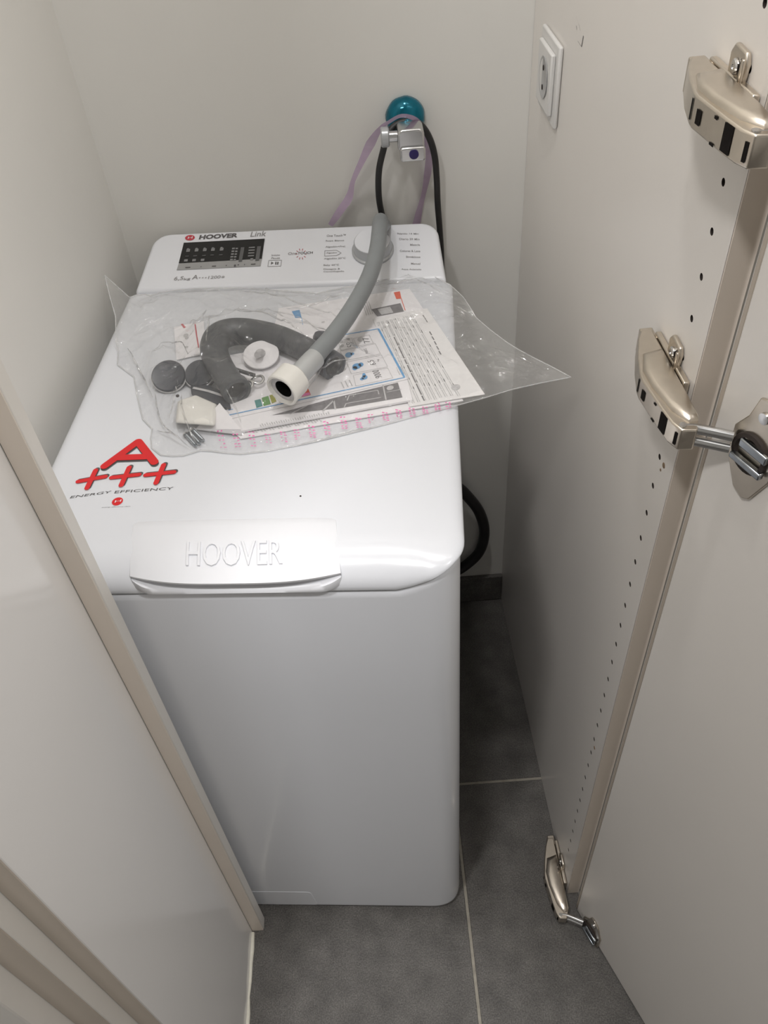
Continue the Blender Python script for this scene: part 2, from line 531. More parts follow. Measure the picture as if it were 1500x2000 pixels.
# back, top, bottom and front edge
TK = 0.018
b.add([PTc(0.0005, -TK, 0.001), PTc(PF, -TK, 0.001), PTc(PF, -TK, 2.398), PTc(0.0005, -TK, 2.398)], [(0, 1, 2, 3)])
b.add([PTc(0.0005, 0, 2.398), PTc(PF, 0, 2.398), PTc(PF, -TK, 2.398), PTc(0.0005, -TK, 2.398)], [(0, 1, 2, 3)])
b.add([PTc(0.0005, 0, 0.001), PTc(PF, 0, 0.001), PTc(PF, -TK, 0.001), PTc(0.0005, -TK, 0.001)], [(0, 1, 2, 3)])
b.build('board', [M['lacquer'], M['hole']], cab)
MB().box((PF, -TK, 0.001), (PF + 0.0012, 0.0, 2.398), PTc).build('edge_band', M['edge'], cab, bevel=0.0005)
for t, z, s_ in ((0.5605, 0.861, 1.0), (0.556, 0.4035, 0.9), (0.557, 0.853, 0.5)):
    MB().lathe([(0.0001, 0.0006), (0.0022 * s_, 0.0005), (0.0026 * s_, 0.0)], PTc(t, 0.0, z), (-1, 0, 0), 10, False).build('screw_hole', M['fil'], cab)
# pencil marks
pm = MB()
for seg_ in (((1126, 32), (1131, 48), (1134, 60)), ((1126, 50), (1127, 58)), ((1129, 80), (1136, 91), (1140, 70)), ((1133, 38), (1134, 41))):
    pts = [Vector(on_plane(q, (0, 0, 0), np.array([math.cos(PA), math.sin(PA), 0]))) + inv + Vector((-0.0003, 0, 0)) for q in seg_]
    for p0, p1 in zip(pts, pts[1:]):
        w = Vector((0, 0.0009, 0.0002))
        pm.add([p0 - w, p0 + w, p1 + w, p1 - w], [(0, 1, 2, 3)])
pm.build('pencil_mark', M['greyp'], cab)

# ------------------------------------------------------------------ cabinet door, swung open
HD = np.array([0.0243, -0.5990])
DD = np.array([0.0863 - HD[0], -0.7563 - HD[1]])
DD /= np.linalg.norm(DD)
DN = np.array([DD[1], -DD[0]])          # inner face normal (towards the closet side)
def DT(s, n, z): return (HD[0] + DD[0] * s + DN[0] * n, HD[1] + DD[1] * s + DN[1] * n, z)
dr = empty('door_1', DT(0.2, -0.009, 0.004))
dr['kind'] = 'structure'
dinv = -Vector(dr.location)
def DTc(s, n, z):
    p = DT(s, n, z)
    return (p[0] + dinv.x, p[1] + dinv.y, p[2] + dinv.z)
MB().box((0.0042, -0.018, 0.004), (0.45, 0.0, 2.38), DTc).build('leaf', M['lacquer'], dr, bevel=0.0012)
MB().box((0.0, -0.018, 0.004), (0.0040, -0.0010, 2.38), DTc).build('edge_band', M['edge2'], dr, bevel=0.0009)

# ------------------------------------------------------------------ hinges
def hinge(zc, label, cup_z=None):
    h = empty('concealed_hinge', PT(0.54, 0.0, zc))
    tag(h, label, 'hinge', 'nickel hinges of the cabinet door')
    hv = -Vector(h.location)
    def P(t, n, z):
        p = PT(t, n, z + zc)
        return (p[0] + hv.x, p[1] + hv.y, p[2] + hv.z)
    def D(s, n, z):
        p = DT(s, n, z + zc)
        return (p[0] + hv.x, p[1] + hv.y, p[2] + hv.z)
    ext = lambda t, n, z: P(t, n, z)
    # mounting plate with wings
    mp = MB().box((0.506, 0.0006, -0.010), (0.572, 0.0055, 0.010), P)
    mp.build('mounting_plate', M['nickel'], h, bevel=0.0012)
    for sg in (1, -1):
        wg = MB()
        pts = [(0.531, 0.006), (0.551, 0.006), (0.553, 0.019), (0.550, 0.0245), (0.5345, 0.0255), (0.530, 0.020)]
        wg.prism(pts, lambda t, z, n: P(t, n, z * sg), 0.0006, 0.0042)
        w = wg.build('wing', M['nickel'], h, bevel=0.0012)
        rim = MB().box((0.5505, 0.0042, 0.007 * sg), (0.5535, 0.0065, 0.022 * sg), P)
        rim.build('wing_rim', M['nickel'], w, bevel=0.0008)
        sc = MB().lathe([(0.0044, 0), (0.0044, 0.0008), (0.0036, 0.0017), (0.0014, 0.0018), (0.0010, 0.0006)], P(0.5415, 0.0044, 0.0150 * sg), (-1, 0, 0), 16)
        sc.build('screw', M['chrome'], w, smooth=40)
        MB().box((0.5465, 0.0042, 0.0105 * sg), (0.5495, 0.0047, 0.0205 * sg), P).build('slot', M['hole'], w)
    # arm
    arm = [(0.5015, 0.0060), (0.5015, 0.0150), (0.5120, 0.0200), (0.5350, 0.0270), (0.5560, 0.0315), (0.5620, 0.0320), (0.5950, 0.0285), (0.6110, 0.0262),
           (0.6200, 0.0225), (0.6215, 0.0120), (0.6060, 0.0060), (0.5850, 0.0060), (0.5700, 0.0060)]
    am = MB().prism(arm, lambda t, n, z: P(t, n, z), -0.0088, 0.0088)
    a_ = am.build('arm', M['nickel'], h, bevel=0.0012)
    rb = MB().box((0.497, 0.0045, -0.0125), (0.5115, 0.0150, 0.0080), P)
    rb.build('rear_lever', M['nickel'], h, bevel=0.0012)
    # smooth cover over the arm, arched
    cv = [(0.528, 0.0075), (0.532, 0.0225), (0.552, 0.0285), (0.572, 0.0280), (0.600, 0.0225), (0.613, 0.0150), (0.612, 0.0085), (0.590, 0.0070)]
    c0 = np.mean(np.array(cv), axis=0)
    loops = []
    for k, (sc_, z) in enumerate(((1, 0.0088), (0.96, 0.0106), (0.86, 0.0120), (0.66, 0.0128))):
        loops.append([P(*(c0 + (np.array(p) - c0) * sc_), z) for p in cv])
    MB().loft(loops).build('cover', M['nickel'], h, smooth=50)
    # dark slots on the inward face
    def nf(t):
        for (t0, n0), (t1, n1) in zip(arm[1:9], arm[2:9]):
            if t0 <= t <= t1: return n0 + (n1 - n0) * (t - t0) / (t1 - t0)
        return 0.028
    def slot(t0, t1, z0, z1, m='slotb'):
        s = MB()
        s.add([P(t0, nf(t0) + 0.0004, z0), P(t1, nf(t1) + 0.0004, z0), P(t1, nf(t1) + 0.0004, z1), P(t0, nf(t0) + 0.0004, z1)], [(0, 1, 2, 3)])
        s.add([P(t0, nf(t0) - 0.002, z0), P(t1, nf(t1) - 0.002, z0), P(t1, nf(t1) - 0.002, z1), P(t0, nf(t0) - 0.002, z1)], [(0, 1, 2, 3)])
        s.build('slot', M[m], a_)
    slot(0.5965, 0.6055, -0.0072, 0.0074)
    slot(0.5655, 0.5710, -0.0045, 0.0035, 'slotb')
    slot(0.5560, 0.5585, -0.0055, 0.0060, 'slotb')
    slot(0.5850, 0.5885, 0.0050, 0.0068, 'slotb')
    slot(0.5850, 0.5900, -0.0086, -0.0070, 'slotb')
    slot(0.6155, 0.6180, -0.0060, 0.0045, 'slotb')
    # links to the door
    for zz in (0.0052, -0.0052):
        p0, p1, p2 = P(0.614, 0.0200, zz), D(0.010, 0.0215, zz), D(0.0270, 0.0060, zz)
        lk = MB().tube(spline([p0, p1, p2], 6), 0.0034, 10, flat=1.15)
        lk.build('link', M['chrome'], h, smooth=60)
    MB().lathe([(0.0026, -0.0095), (0.0026, 0.0095)], P(0.6150, 0.0200, 0.0), (0, 0, 1), 12).build('pivot_pin', M['chrome'], h, smooth=40)
    # cup flange on the door
    cc = 0.0415
    fl_ = [(cc - 0.0190, -0.004), (cc - 0.0170, -0.013), (cc - 0.006, -0.0270), (cc + 0.004, -0.0300), (cc + 0.010, -0.027), (cc + 0.020, -0.010),
           (cc + 0.020, 0.010), (cc + 0.010, 0.0270), (cc + 0.001, 0.0300), (cc - 0.006, 0.0285), (cc - 0.0105, 0.016), (cc - 0.0190, 0.006)]
    fg = MB().prism(fl_, lambda s, z, n: D(s, n, z * 1.36 + 0.003), 0.0004, 0.0028)
    f_ = fg.build('cup_flange', M['nickel'], h, bevel=0.0008)
    MB().lathe([(0.0155, 0.0), (0.0150, 0.0032), (0.0120, 0.0036), (0.0115, 0.0006)], D(cc, 0.0020, 0.0), (DN[0], DN[1], 0), 24).build('cup', M['hole'], f_, smooth=40)
    MB().box((cc - 0.012, 0.0038, -0.0095), (cc + 0.016, 0.0085, -0.0045), D).build('spring', M['steel'], f_, bevel=0.001)
    MB().box((cc - 0.008, 0.0040, 0.0030), (cc + 0.016, 0.0075, 0.0095), D).build('spring', M['steel'], f_, bevel=0.001)
    MB().lathe([(0.0042, 0), (0.0040, 0.0020), (0.0010, 0.0022)], D(cc + 0.002, 0.0026, 0.0310), (DN[0], DN[1], 0), 14).build('screw', M['chrome'], f_, smooth=40)
    return h
hinge(1.1326, 'nickel door hinge mounted higher than the socket on the cabinet board')
hinge(0.9406, 'nickel door hinge halfway down the cabinet board, above the brown screw hole')
hinge(0.0148, 'nickel door hinge just above the floor tiles')

# ------------------------------------------------------------------ power socket
so = empty('power_socket', PT(0.103, 0.0, 1.0027))
tag(so, 'white square wall socket with round recess on the closet side board', 'socket')
sv = -Vector(so.location)
def SP(t, n, z):
    p = PT(0.103 + t, n, 1.0027 + z)
    return (p[0] + sv.x, p[1] + sv.y, p[2] + sv.z)
MB().box((-0.040, 0.0003, -0.040), (0.040, 0.0050, 0.040), SP).build('frame', M['sockw'], so, bevel=0.002)
ins = MB().box((-0.030, 0.005, -0.030), (0.030, 0.0098, 0.030), SP).build('insert', M['sockw'], so, bevel=0.0015)
MB().lathe([(0.0205, 0.0), (0.0205, 0.0006), (0.0190, 0.0007), (0.0180, 0.0002)], SP(0, 0.0098, 0), (-1, 0, 0), 28).build('recess', M['socketd'], ins, smooth=40)
for zz in (-0.0095, 0.0095):
    MB().lathe([(0.0026, 0), (0.0026, 0.0007)], SP(0, 0.0100, zz), (-1, 0, 0), 10).build('pin_hole', M['hole'], ins)

# ================================================================== WASHING MACHINE
wm = empty('washing_machine', WO, WYAW)
tag(wm, 'narrow white top-loading washing machine standing in the closet', 'washing machine')
BX0, BX1, BY1 = -0.1965, 0.2000, 0.553
LX0, LX1, LY1 = -0.1950, 0.2035, 0.4525
def sstep(t):
    t = min(1, max(0, t))
    return t * t * (3 - 2 * t)
XM = 0.5 * (BX0 + BX1)
def zlow(x, y):
    """lower edge of the lid: level across the front, rising towards the corners"""
    u = abs(x - XM)
    return 0.7665 + 0.0215 * max(0.0, min(1.0, (u - 0.146) / 0.047)) ** 1.1
def loop3(x0, x1, y0, y1, rf, rb, zf, n=10):
    return [(x, y, zf(x, y)) for x, y in dense(rr(x0, x1, y0, y1, rf, rb, n), 0.02)]
# body: all loops share the point layout of the outer loop
base2 = dense(rr(BX0, BX1, 0.0, BY1, 0.042, 0.020, 12), 0.010)
base2 = [(x, y * (0.5 + 0.5 * y / 0.055) if y < 0.055 else y) for x, y in base2]
base2 = [(XM + (x - XM) * (1 - 0.085 * sstep((y - 0.40) / 0.14)), y) for x, y in base2]
def inset2(d):
    cx, cy = XM, BY1 / 2
    return [(cx + (x - cx) * (1 - d / ((BX1 - BX0) / 2)), cy + (y - cy) * (1 - d / (BY1 / 2))) for x, y in base2]
b = MB()
lo = []
for d, zf in ((0.010, lambda x, y: 0.0135), (0.002, lambda x, y: 0.0145), (0.0, lambda x, y: 0.018), (0.0, lambda x, y: 0.022), (0.0, lambda x, y: 0.10), (0.0, lambda x, y: 0.35), (0.0, lambda x, y: 0.60), (0.0, lambda x, y: zlow(x, y) - 0.0125),
              (0.0006, lambda x, y: zlow(x, y) - 0.0085), (0.0022, lambda x, y: zlow(x, y) - 0.0056), (0.0050, lambda x, y: zlow(x, y) - 0.0046), (0.012, lambda x, y: zlow(x, y) - 0.0050)):
    lo.append([(x, y, zf(x0_, y0_)) for (x, y), (x0_, y0_) in zip(inset2(d), base2)])
# gentle outward swell low on the front right corner, as on the dented sheet
b.loft(lo)
body = b.build('body', M['white'], wm, smooth=40)
for fx, fy in ((-0.165, 0.035), (0.165, 0.035), (-0.165, 0.515), (0.165, 0.515)):
    MB().lathe([(0.019, 0.0), (0.019, 0.005), (0.012, 0.008), (0.010, 0.0137)], (fx, fy, 0.0), (0, 0, 1), 18).build('foot', M['rubber'], wm, smooth=40)
# small filter hatch low on the front
hp = rr(-0.12, -0.0125, 0.0190, 0.0700, 0.006, 0.006, 4)
MB().prism([(x - (0.004 * (y - 0.02) / 0.036), y) for x, y in hp], lambda x, y, d: (x, -d, y), -0.001, 0.00045).build('filter_hatch', M['white'], body, bevel=0.0003, seg=1)

# lid
baseL = dense(rr(LX0, LX1, -0.0005, LY1, 0.034, 0.006, 10), 0.012)
RS, RF, RB = 0.013, 0.040, 0.004
def lidpt(x, y, th):
    """point of the lid skin above plan point (x, y) of the outer loop at profile angle th"""
    k = 1 - math.cos(th)
    X0, X1, Y0, Y1 = LX0 + RS * k, LX1 - RS * k, RF * k, LY1 - RB * k
    u = (x - LX0) / (LX1 - LX0)
    v = y / LY1
    z0 = zlow(x, y)
    return (X0 + (X1 - X0) * u, Y0 + (Y1 - Y0) * v, z0 + (ZT - z0) * math.sin(th))
b = MB()
lo = [[(XM + (x - XM) * 0.955, 0.23 + (y - 0.23) * 0.955, zlow(x, y) - 0.0015) for x, y in baseL]]
lo += [[(XM + (x - XM) * 0.998, 0.23 + (y - 0.23) * 0.998, zlow(x, y) - 0.0012) for x, y in baseL]]
for k in range(13):
    lo.append([lidpt(x, y, math.radians(90 * k / 12)) for x, y in baseL])
b.loft(lo)
lid = b.build('lid', M['white'], wm, smooth=35)

# handle moulding on the lid
HX0, HX1 = -0.0870, 0.0950
HC, HW = 0.5 * (HX0 + HX1), 0.5 * (HX1 - HX0)
def flap(u, v, off=0.0):
    """u, v in 0..1 over the top of the grip: v=0 at the back edge, v=1 at the front lip"""
    x = HX0 + (HX1 - HX0) * u
    e = abs(x - HC) / HW
    x += 0.0070 * (v - 0.5)
    yf = -0.0080 + 0.0115 * e ** 3.2
    yb = 0.0575
    y = yb + (yf - yb) * v
    z = ZT + 0.0030 - 0.0150 * max(0, v - 0.12) ** 2.1 - 0.0022 * e ** 8 - 0.0014 * max(0, 1 - v / 0.08)
    n = np.array([0, -0.35 * v, 1.0])
    n /= np.linalg.norm(n)
    return (x, y + off * n[1], z + off * n[2])
NU, NV = 40, 14
b = MB()
gridt = [[flap(i / NU, j / NV) for i in range(NU + 1)] for j in range(NV + 1)]
vs = [p for r_ in gridt for p in r_]
fs = [(j * (NU + 1) + i, j * (NU + 1) + i + 1, (j + 1) * (NU + 1) + i + 1, (j + 1) * (NU + 1) + i) for j in range(NV) for i in range(NU)]
b.add(vs, fs)
# rim down to the lid: back and sides, and the lip underside at the front
back = [gridt[0][i] for i in range(NU + 1)]
b.add(back + [(x, y + 0.0015, z - 0.006) for x, y, z in back], [(i, i + 1, NU + 2 + i, NU + 1 + i) for i in range(NU)])
for col in (0, NU):
    sd = [gridt[j][col] for j in range(NV + 1)]
    dx = -0.001 if col == 0 else 0.001
    b.add(sd + [(x + dx, y, z - 0.014) for x, y, z in sd], [(j, j + 1, NV + 2 + j, NV + 1 + j) for j in range(NV)])
fr_ = [gridt[NV][i] for i in range(NU + 1)]
lip1 = [(x, y + 0.0004, z - 0.0022) for x, y, z in fr_]
lip2 = [(x, y + 0.0140 * (1 - 0.6 * (abs(x - HC) / HW) ** 4), z - 0.0042) for x, y, z in fr_]
b.add(fr_ + lip1 + lip2, [(k * (NU + 1) + i, k * (NU + 1) + i + 1, (k + 1) * (NU + 1) + i + 1, (k + 1) * (NU + 1) + i) for k in range(2) for i in range(NU)])
hd = b.build('handle', M['whitep'], lid, smooth=50)
# lower shell of the grip, hollowed under the lip
b = MB()
rows = []
prof = [(0.0120, 0.7800), (0.0070, 0.7752), (0.0005, 0.7742), (-0.0040, 0.7725), (-0.0052, 0.7700), (-0.0035, 0.7678), (0.004, 0.7668)]
for i in range(NU + 1):
    x = HX0 + (HX1 - HX0) * i / NU
    e = abs(x - HC) / HW
    q = max(0, (e - 0.80) / 0.20) ** 2
    rows.append([(x + 0.0035, y + 0.007 * q + (0.0005 if j < 3 else 0), z + (0.0075 * (e ** 4) if j < 4 else 0.003 * q)) for j, (y, z) in enumerate(prof)])
nP = len(prof)
b.add([p for r_ in rows for p in r_], [(i * nP + j, i * nP + j + 1, (i + 1) * nP + j + 1, (i + 1) * nP + j) for i in range(NU) for j in range(nP - 1)])
b.build('handle_shell', M['whitep'], lid, smooth=60)
# raised lettering on the grip
b = MB()
vs, fs = glyphs('HOOVER')
def split4(vs, fs):
    vs, out, cache = list(vs), [], {}
    def mid(i, j):
        k = (min(i, j), max(i, j))
        if k not in cache:
            cache[k] = len(vs)
            vs.append(((vs[i][0] + vs[j][0]) / 2, (vs[i][1] + vs[j][1]) / 2))
        return cache[k]
    for f in fs:
        for t_ in range(1, len(f) - 1):
            a_, b_, c_ = f[0], f[t_], f[t_ + 1]
            ab, bc, ca = mid(a_, b_), mid(b_, c_), mid(c_, a_)
            out += [(a_, ab, ca), (ab, b_, bc), (ca, bc, c_), (ab, bc, ca)]
    return vs, out
for _ in range(2): vs, fs = split4(vs, fs)
def hsurf(u, v, off): return flap(0.285 + 0.455 * u, 0.415 + 0.36 * (1 - v), off)
n0 = len(vs)
b.add([hsurf(u, v, 0.0019) for u, v in vs] + [hsurf(u, v, -0.0010) for u, v in vs], fs)
from collections import Counter
ec = Counter(tuple(sorted((f[i], f[(i + 1) % len(f)]))) for f in fs for i in range(len(f)))
b.add([hsurf(u, v, 0.0019) for u, v in vs] + [hsurf(u, v, -0.0010) for u, v in vs], [(e[0], e[1], e[1] + n0, e[0] + n0) for e, c in ec.items() if c == 1])
b.build('embossed_lettering', M['whitep'], hd)

# control panel
PY0, PY1, PZ0, PZ1 = 0.4540, 0.5530, 0.7965, 0.8215
PX0, PX1 = -0.1885, 0.1965
PSL = (PZ1 - PZ0) / (PY1 - PY0)
def pz(y): return PZ0 + PSL * (y - PY0)
PNV = np.array([0, -PSL, 1.0]) / math.hypot(PSL, 1)
baseP = dense(rr(PX0, PX1, PY0, PY1, 0.004, 0.020, 8), 0.015)
b = MB()
pc = (0.5 * (PX0 + PX1), 0.5 * (PY0 + PY1))
lo = [[(x, y, 0.70) for x, y in baseP]]
for k in range(7):
    th = math.radians(90 * k / 6)
    kk = 0.006 * (1 - math.cos(th))
    lo.append([(pc[0] + (x - pc[0]) * (1 - kk / 0.1925) + 0.010 * (pc[0] - x) / 0.19 * max(0, (y - PY0) / (PY1 - PY0)) , pc[1] + (y - pc[1]) * (1 - kk / 0.0495), pz(pc[1] + (y - pc[1]) * (1 - kk / 0.0495)) - 0.007 + 0.007 * math.sin(th)) for x, y in baseP])
lo[0] = [(x, y, 0.70) for x, y, z in lo[1]]
b.loft(lo)
cp = b.build('control_panel', M['whitep'], wm, smooth=40)
_pn_w = UX * PNV[0] + UY * PNV[1] + np.array([0, 0, PNV[2]])
def pan(q, off=0.0):
    return L(on_plane(q, G(0, PY0, PZ0) + _pn_w * off, _pn_w))
PO = PNV * 0.0004
# display
b = MB()
b.loft([[pan(q, 0.0) for q in ((349, 514), (511.5, 505), (517, 466), (359, 474))], [pan(q, 0.0009) for q in ((349, 514), (511.5, 505), (517, 466), (359, 474))]])
disp = b.build('display', M['black'], cp)
b = MB()
b.loft([[pan(q, 0.0) for q in ((345, 527.5), (509, 519.5), (511.5, 505.5), (349, 514.5))], [pan(q, 0.0007) for q in ((345, 527.5), (509, 519.5), (511.5, 505.5), (349, 514.5))]])
b.build('touch_strip', M['silver'], disp)
def pq(mb, x0, y0, x1, y1, sk=0.0, rise=0.055, off=0.0012, mi=0):
    """small printed bar on the panel from pixel corners; sk = slant, rise = baseline slope"""
    w = x1 - x0
    quad(mb, [pan((x0 - sk, y1), off), pan((x1 - sk, y1 - rise * w), off), pan((x1, y0 - rise * w), off), pan((x0, y0), off)], (0, 0, 0), mi)
b = MB()
for k, x in enumerate((363.5, 380, 396, 412, 429)):
    y = 489.5 - 0.6 * k * 1.0
    pq(b, x + 1, y - 3, x + 8, y + 2.4, 1.0)
    pq(b, x + 2, y - 4.6, x + 6, y - 3, 0.5)
for k, x in enumerate((360, 376, 392.5)):
    pq(b, x, 506.5 - 0.5 * k, x + 7, 511 - 0.5 * k, 0.8)
for k in range(5):
    y = 484 + 5.4 * k
    pq(b, 453.5 - 1.0 * k, y, 459 - 1.0 * k, y + 3, 0.5)
    pq(b, 460.5 - 1.0 * k, y, 465 - 1.0 * k, y + 3, 0.5)
    if k < 4: pq(b, 486 - 0.5 * k, y - 1.6, 498 - 0.6 * k, y + 0.7, 0.3)
pq(b, 489, 504.5, 494.5, 508, 0.5)
b.build('display_icons', M['icon'], disp, kind='stuff')
b = MB()
for k, x in enumerate((362, 378, 395, 411, 428)): pq(b, x, 499.5 - 0.7 * k, x + 7, 501.5 - 0.7 * k, 0.5)
b.build('display_captions', M['icondim'], disp, kind='stuff')
b = MB()
pq(b, 470.5, 483, 477.5, 511, 5.0)
pq(b, 502.5, 481, 510, 509, 4.0)
b.build('display_bars', M['barg'], disp, kind='stuff')
b = MB()
for x, w_ in ((362, 10), (392, 1.5), (414, 8), (441, 2), (458, 3), (464, 3), (477, 1.5), (490, 9)):
    pq(b, x, 521.5 - 0.05 * (x - 362), x + w_, 523.6 - 0.05 * (x - 362), 0.3, off=0.0010)
pq(b, 457, 517, 461, 521, 0.4, off=0.0011)
b.build('touch_icons', M['ink'], disp, kind='stuff')
# lettering of the panel
b = MB()
def pt_text(s, x0, y0, x1, y1, h, sk=0.12, mi=0, bold=0.012):
    """baseline from (x0,y0) to (x1,y1), cap height h in pixels"""
    text(b, s, pan((x0, y0), 0.0004), pan((x1, y1), 0.0004), pan((x0 + sk * h, y0 - h), 0.0004), (0, 0, 0), mi, bold)
pt_text('HOOVER', 388, 467.8, 463.5, 463.6, 8.8, 0.3, 0, 0.045)
pt_text('Link', 488.5, 462.5, 519, 460.8, 10, 0.3, 1)
pt_text('6,5', 338.5, 549, 357, 547.8, 8.5, 0.3, 1)
pt_text('kg', 358, 548.8, 371, 547.5, 6.0, 0.3, 1)
pt_text('A', 374.5, 545.5, 386, 545, 8.5, 0.3, 1)
for k in range(3): pt_text('+', 387.5 + 6 * k, 544.2 - 0.2 * k, 391.5 + 6 * k, 544 - 0.2 * k, 3.0, 0.3, 1)
pt_text('1200', 406, 544.8, 430, 543.6, 5.8, 0.3, 1)
pt_text('@', 432, 543, 438.5, 542.8, 4.2, 0.2, 1)
pt_text('Inicio', 530, 500.4, 546.5, 499.6, 3.6, 0.2, 1)
pt_text('Pausa', 529.5, 506.0, 546.5, 505.2, 3.6, 0.2, 1)
pt_text('One', 562, 497.8, 580, 497, 5.0, 0.2, 1)
pt_text('TOUCH', 581, 496.8, 610.5, 495.4, 4.6, 0.2, 0)
for s, x0, y, x1, h in (('One Touch\u2122', 638, 462.6, 675, 4.4), ('Ropa Blanca', 636, 472.6, 672, 3.6), ('Algod\u00f3n+Prel.', 635.5, 484.5, 675, 4.0),
                        ('Algod\u00f3n', 637, 496.2, 658, 3.8), ('Algod\u00f3n 20\u00b0C', 632.5, 507.6, 675, 4.2), ('Baby 60\u00b0C', 631.5, 520.2, 662, 4.0),
                        ('Desag\u00fce &', 631.5, 528.0, 664, 3.8), ('Centrifugado', 631.5, 532.6, 672, 3.4)):
    pt_text(s, x0, y, x1, y - 0.03 * (x1 - x0), h, 0.1, 1)
for s, x0, y, x1, h in (('R\u00e1pido 14 Min', 776, 458.4, 818, 3.8), ('Diario 59 Min', 780, 468.6, 819.5, 3.8), ('Mezcla', 801, 479.7, 820.5, 3.6),
                        ('Colores & Lana', 781, 491.8, 821, 3.8), ('Sint\u00e9ticos', 793, 503.4, 821, 3.8), ('Manual', 803, 516.6, 821, 3.8), ('Aqua Aclarado', 784, 528.0, 823, 3.8)):
    pt_text(s, x0, y, x1, y + 0.012 * (x1 - x0), h, -0.05, 1)
pt_text('OFF', 736.5, 528.6, 743, 528.6, 3.0, 0.0, 1)
b.build('panel_lettering', [M['ink'], M['inkl']], cp, kind='stuff')
# outlined frames: start button, selected programme arrow
def outline(mb, px, w=0.00035, off=0.0004, closed=True):
    P = [pan(q, off) for q in px]
    for i in range(len(P) if closed else len(P) - 1):
        a_, c_ = P[i], P[(i + 1) % len(P)]
        d = (c_ - a_)[:2]
        nn = np.array([-d[1], d[0]]) / (np.linalg.norm(d) + 1e-9) * w
        nn = np.array([nn[0], nn[1], PSL * nn[1]])
        mb.add([a_ - nn, c_ - nn, c_ + nn, a_ + nn], [(0, 1, 2, 3)])
b = MB()
outline(b, [(523, 520.5), (548.5, 519.5), (550, 508), (525, 508.5)])
b.build('button_frame', M['inkl'], cp)
b = MB()
outline(b, [(634, 500), (634.5, 489.5), (657, 488.5), (666.5, 494), (657.5, 499)])
b.build('programme_frame', M['inkl'], cp)
b = MB()
quad(b, [pan((529, 516.5), 0.0005), pan((534.5, 513.5), 0.0005), pan((530, 511), 0.0005)], (0, 0, 0))
for x in (537.2, 541.0): pq(b, x + 0.8, 511.2, x + 3.2, 516.4, 0.8, 0.0, 0.0005)
b.build('start_button', M['ink'], cp)
b = MB()
ang = [(math.cos(2 * math.pi * k / 10), math.sin(2 * math.pi * k / 10)) for k in range(10)]
for cx, sy in ang:
    a_, c_ = pan((588 + 7 * cx, 496 + 7 * sy), 0.0004), pan((588 + 11 * cx, 496 + 11 * sy), 0.0004)
    d = (c_ - a_)[:2]
    nn = np.array([-d[1], d[0], 0]) / np.linalg.norm(d) * 0.0004
    b.add([a_ - nn, c_ - nn, c_ + nn, a_ + nn], [(0, 1, 2, 3)])
b.build('touch_logo_rays', M['redl'], cp, kind='stuff')
def ellipse(c, rx, ry, rot, fn, n=20):
    r_ = math.radians(rot)
    return [fn((c[0] + rx * math.cos(2 * math.pi * k / n) * math.cos(r_) - ry * math.sin(2 * math.pi * k / n) * math.sin(r_),
                c[1] + rx * math.cos(2 * math.pi * k / n) * math.sin(r_) + ry * math.sin(2 * math.pi * k / n) * math.cos(r_))) for k in range(n)]
b = MB()
b.add(ellipse((371, 464.3), 9.6, 5.3, -6, lambda q: pan(q, 0.0004)), [tuple(range(20))])
b.build('round_logo', M['redl'], cp)
b = MB()
text(b, 'H', pan((366.5, 466.5), 0.0007), pan((375.5, 465.6), 0.0007), pan((367.5, 462.3), 0.0007), (0, 0, 0))
b.build('round_logo_letter', M['paperw'], cp)
# programme dial
dc = pan((728.5, 490.0), 0.0)
b = MB()
b.lathe([(0.0262, 0.0), (0.0262, 0.0030), (0.0240, 0.0040), (0.0226, 0.0150), (0.0218, 0.0160)], dc, PNV, 40, True, False)
dl = b.build('dial', M['dial'], cp, smooth=40)
b = MB()
b.lathe([(0.0218, 0.0158), (0.0212, 0.0166), (0.0100, 0.0168)], dc, PNV, 40)
b.build('dial_cap', M['whitep'], dl, smooth=40)
b = MB()
for k in range(7):
    a0 = math.radians(22 + 4 * k)
    a1 = math.radians(26 + 4 * k)
    e1, e2 = np.array([1.0, 0, 0]), np.array([0, PNV[2], -PNV[1]])
    pts = []
    for a_, r_ in ((a0, 0.0217), (a1, 0.0217), (a1, 0.0226), (a0, 0.0226)):
        pts.append(np.asarray(dc) + (e1 * math.cos(a_) + e2 * math.sin(a_)) * r_ + PNV * (0.0170 if r_ < 0.022 else 0.0150))
    b.add(pts, [(0, 1, 2, 3)])
b.build('dial_mark', M['black'], dl)

# energy sticker printed on the lid
def zq(zx, zy): return (100 + zx * 0.26667, 830 + zy * 0.26667)
Z1, Z2 = ZT + 0.0004, ZT + 0.0011
def strokes(mb, segs, z, rad, shift=(0, 0)):
    for k_, (a_, c_) in enumerate(segs):
        z = z + 0.00006
        a_ = top((zq(*a_)[0] + shift[0], zq(*a_)[1] + shift[1]), ZT)
        c_ = top((zq(*c_)[0] + shift[0], zq(*c_)[1] + shift[1]), ZT)
        pts = capsule(a_, c_, rad)
        mb.add([(x, y, z) for x, y in pts], [tuple(range(len(pts)))])
A_SEG = [((637, 128), (393, 307)), ((640, 128), (758, 278)), ((478, 246), (704, 238))]
PL_SEG = [((200, 420), (398, 384)), ((328, 338), (265, 468)), ((445, 392), (645, 370)), ((574, 318), (515, 448)), ((695, 374), (900, 352)), ((826, 300), (770, 432))]
stk = empty('energy_sticker')
stk.parent = lid
b = MB(); strokes(b, A_SEG, Z1, 0.0041, (0.3, 2.6)); b.build('letter_shadow', M['ink'], stk)
b = MB(); strokes(b, A_SEG, Z2, 0.0041); b.build('red_letter', M['red'], stk)
b = MB(); strokes(b, PL_SEG, Z1, 0.0025, (3.0, -3.0)); b.build('plus_shadow', M['ink'], stk)
b = MB(); strokes(b, PL_SEG, Z2, 0.0025); b.build('red_plus', M['red'], stk)
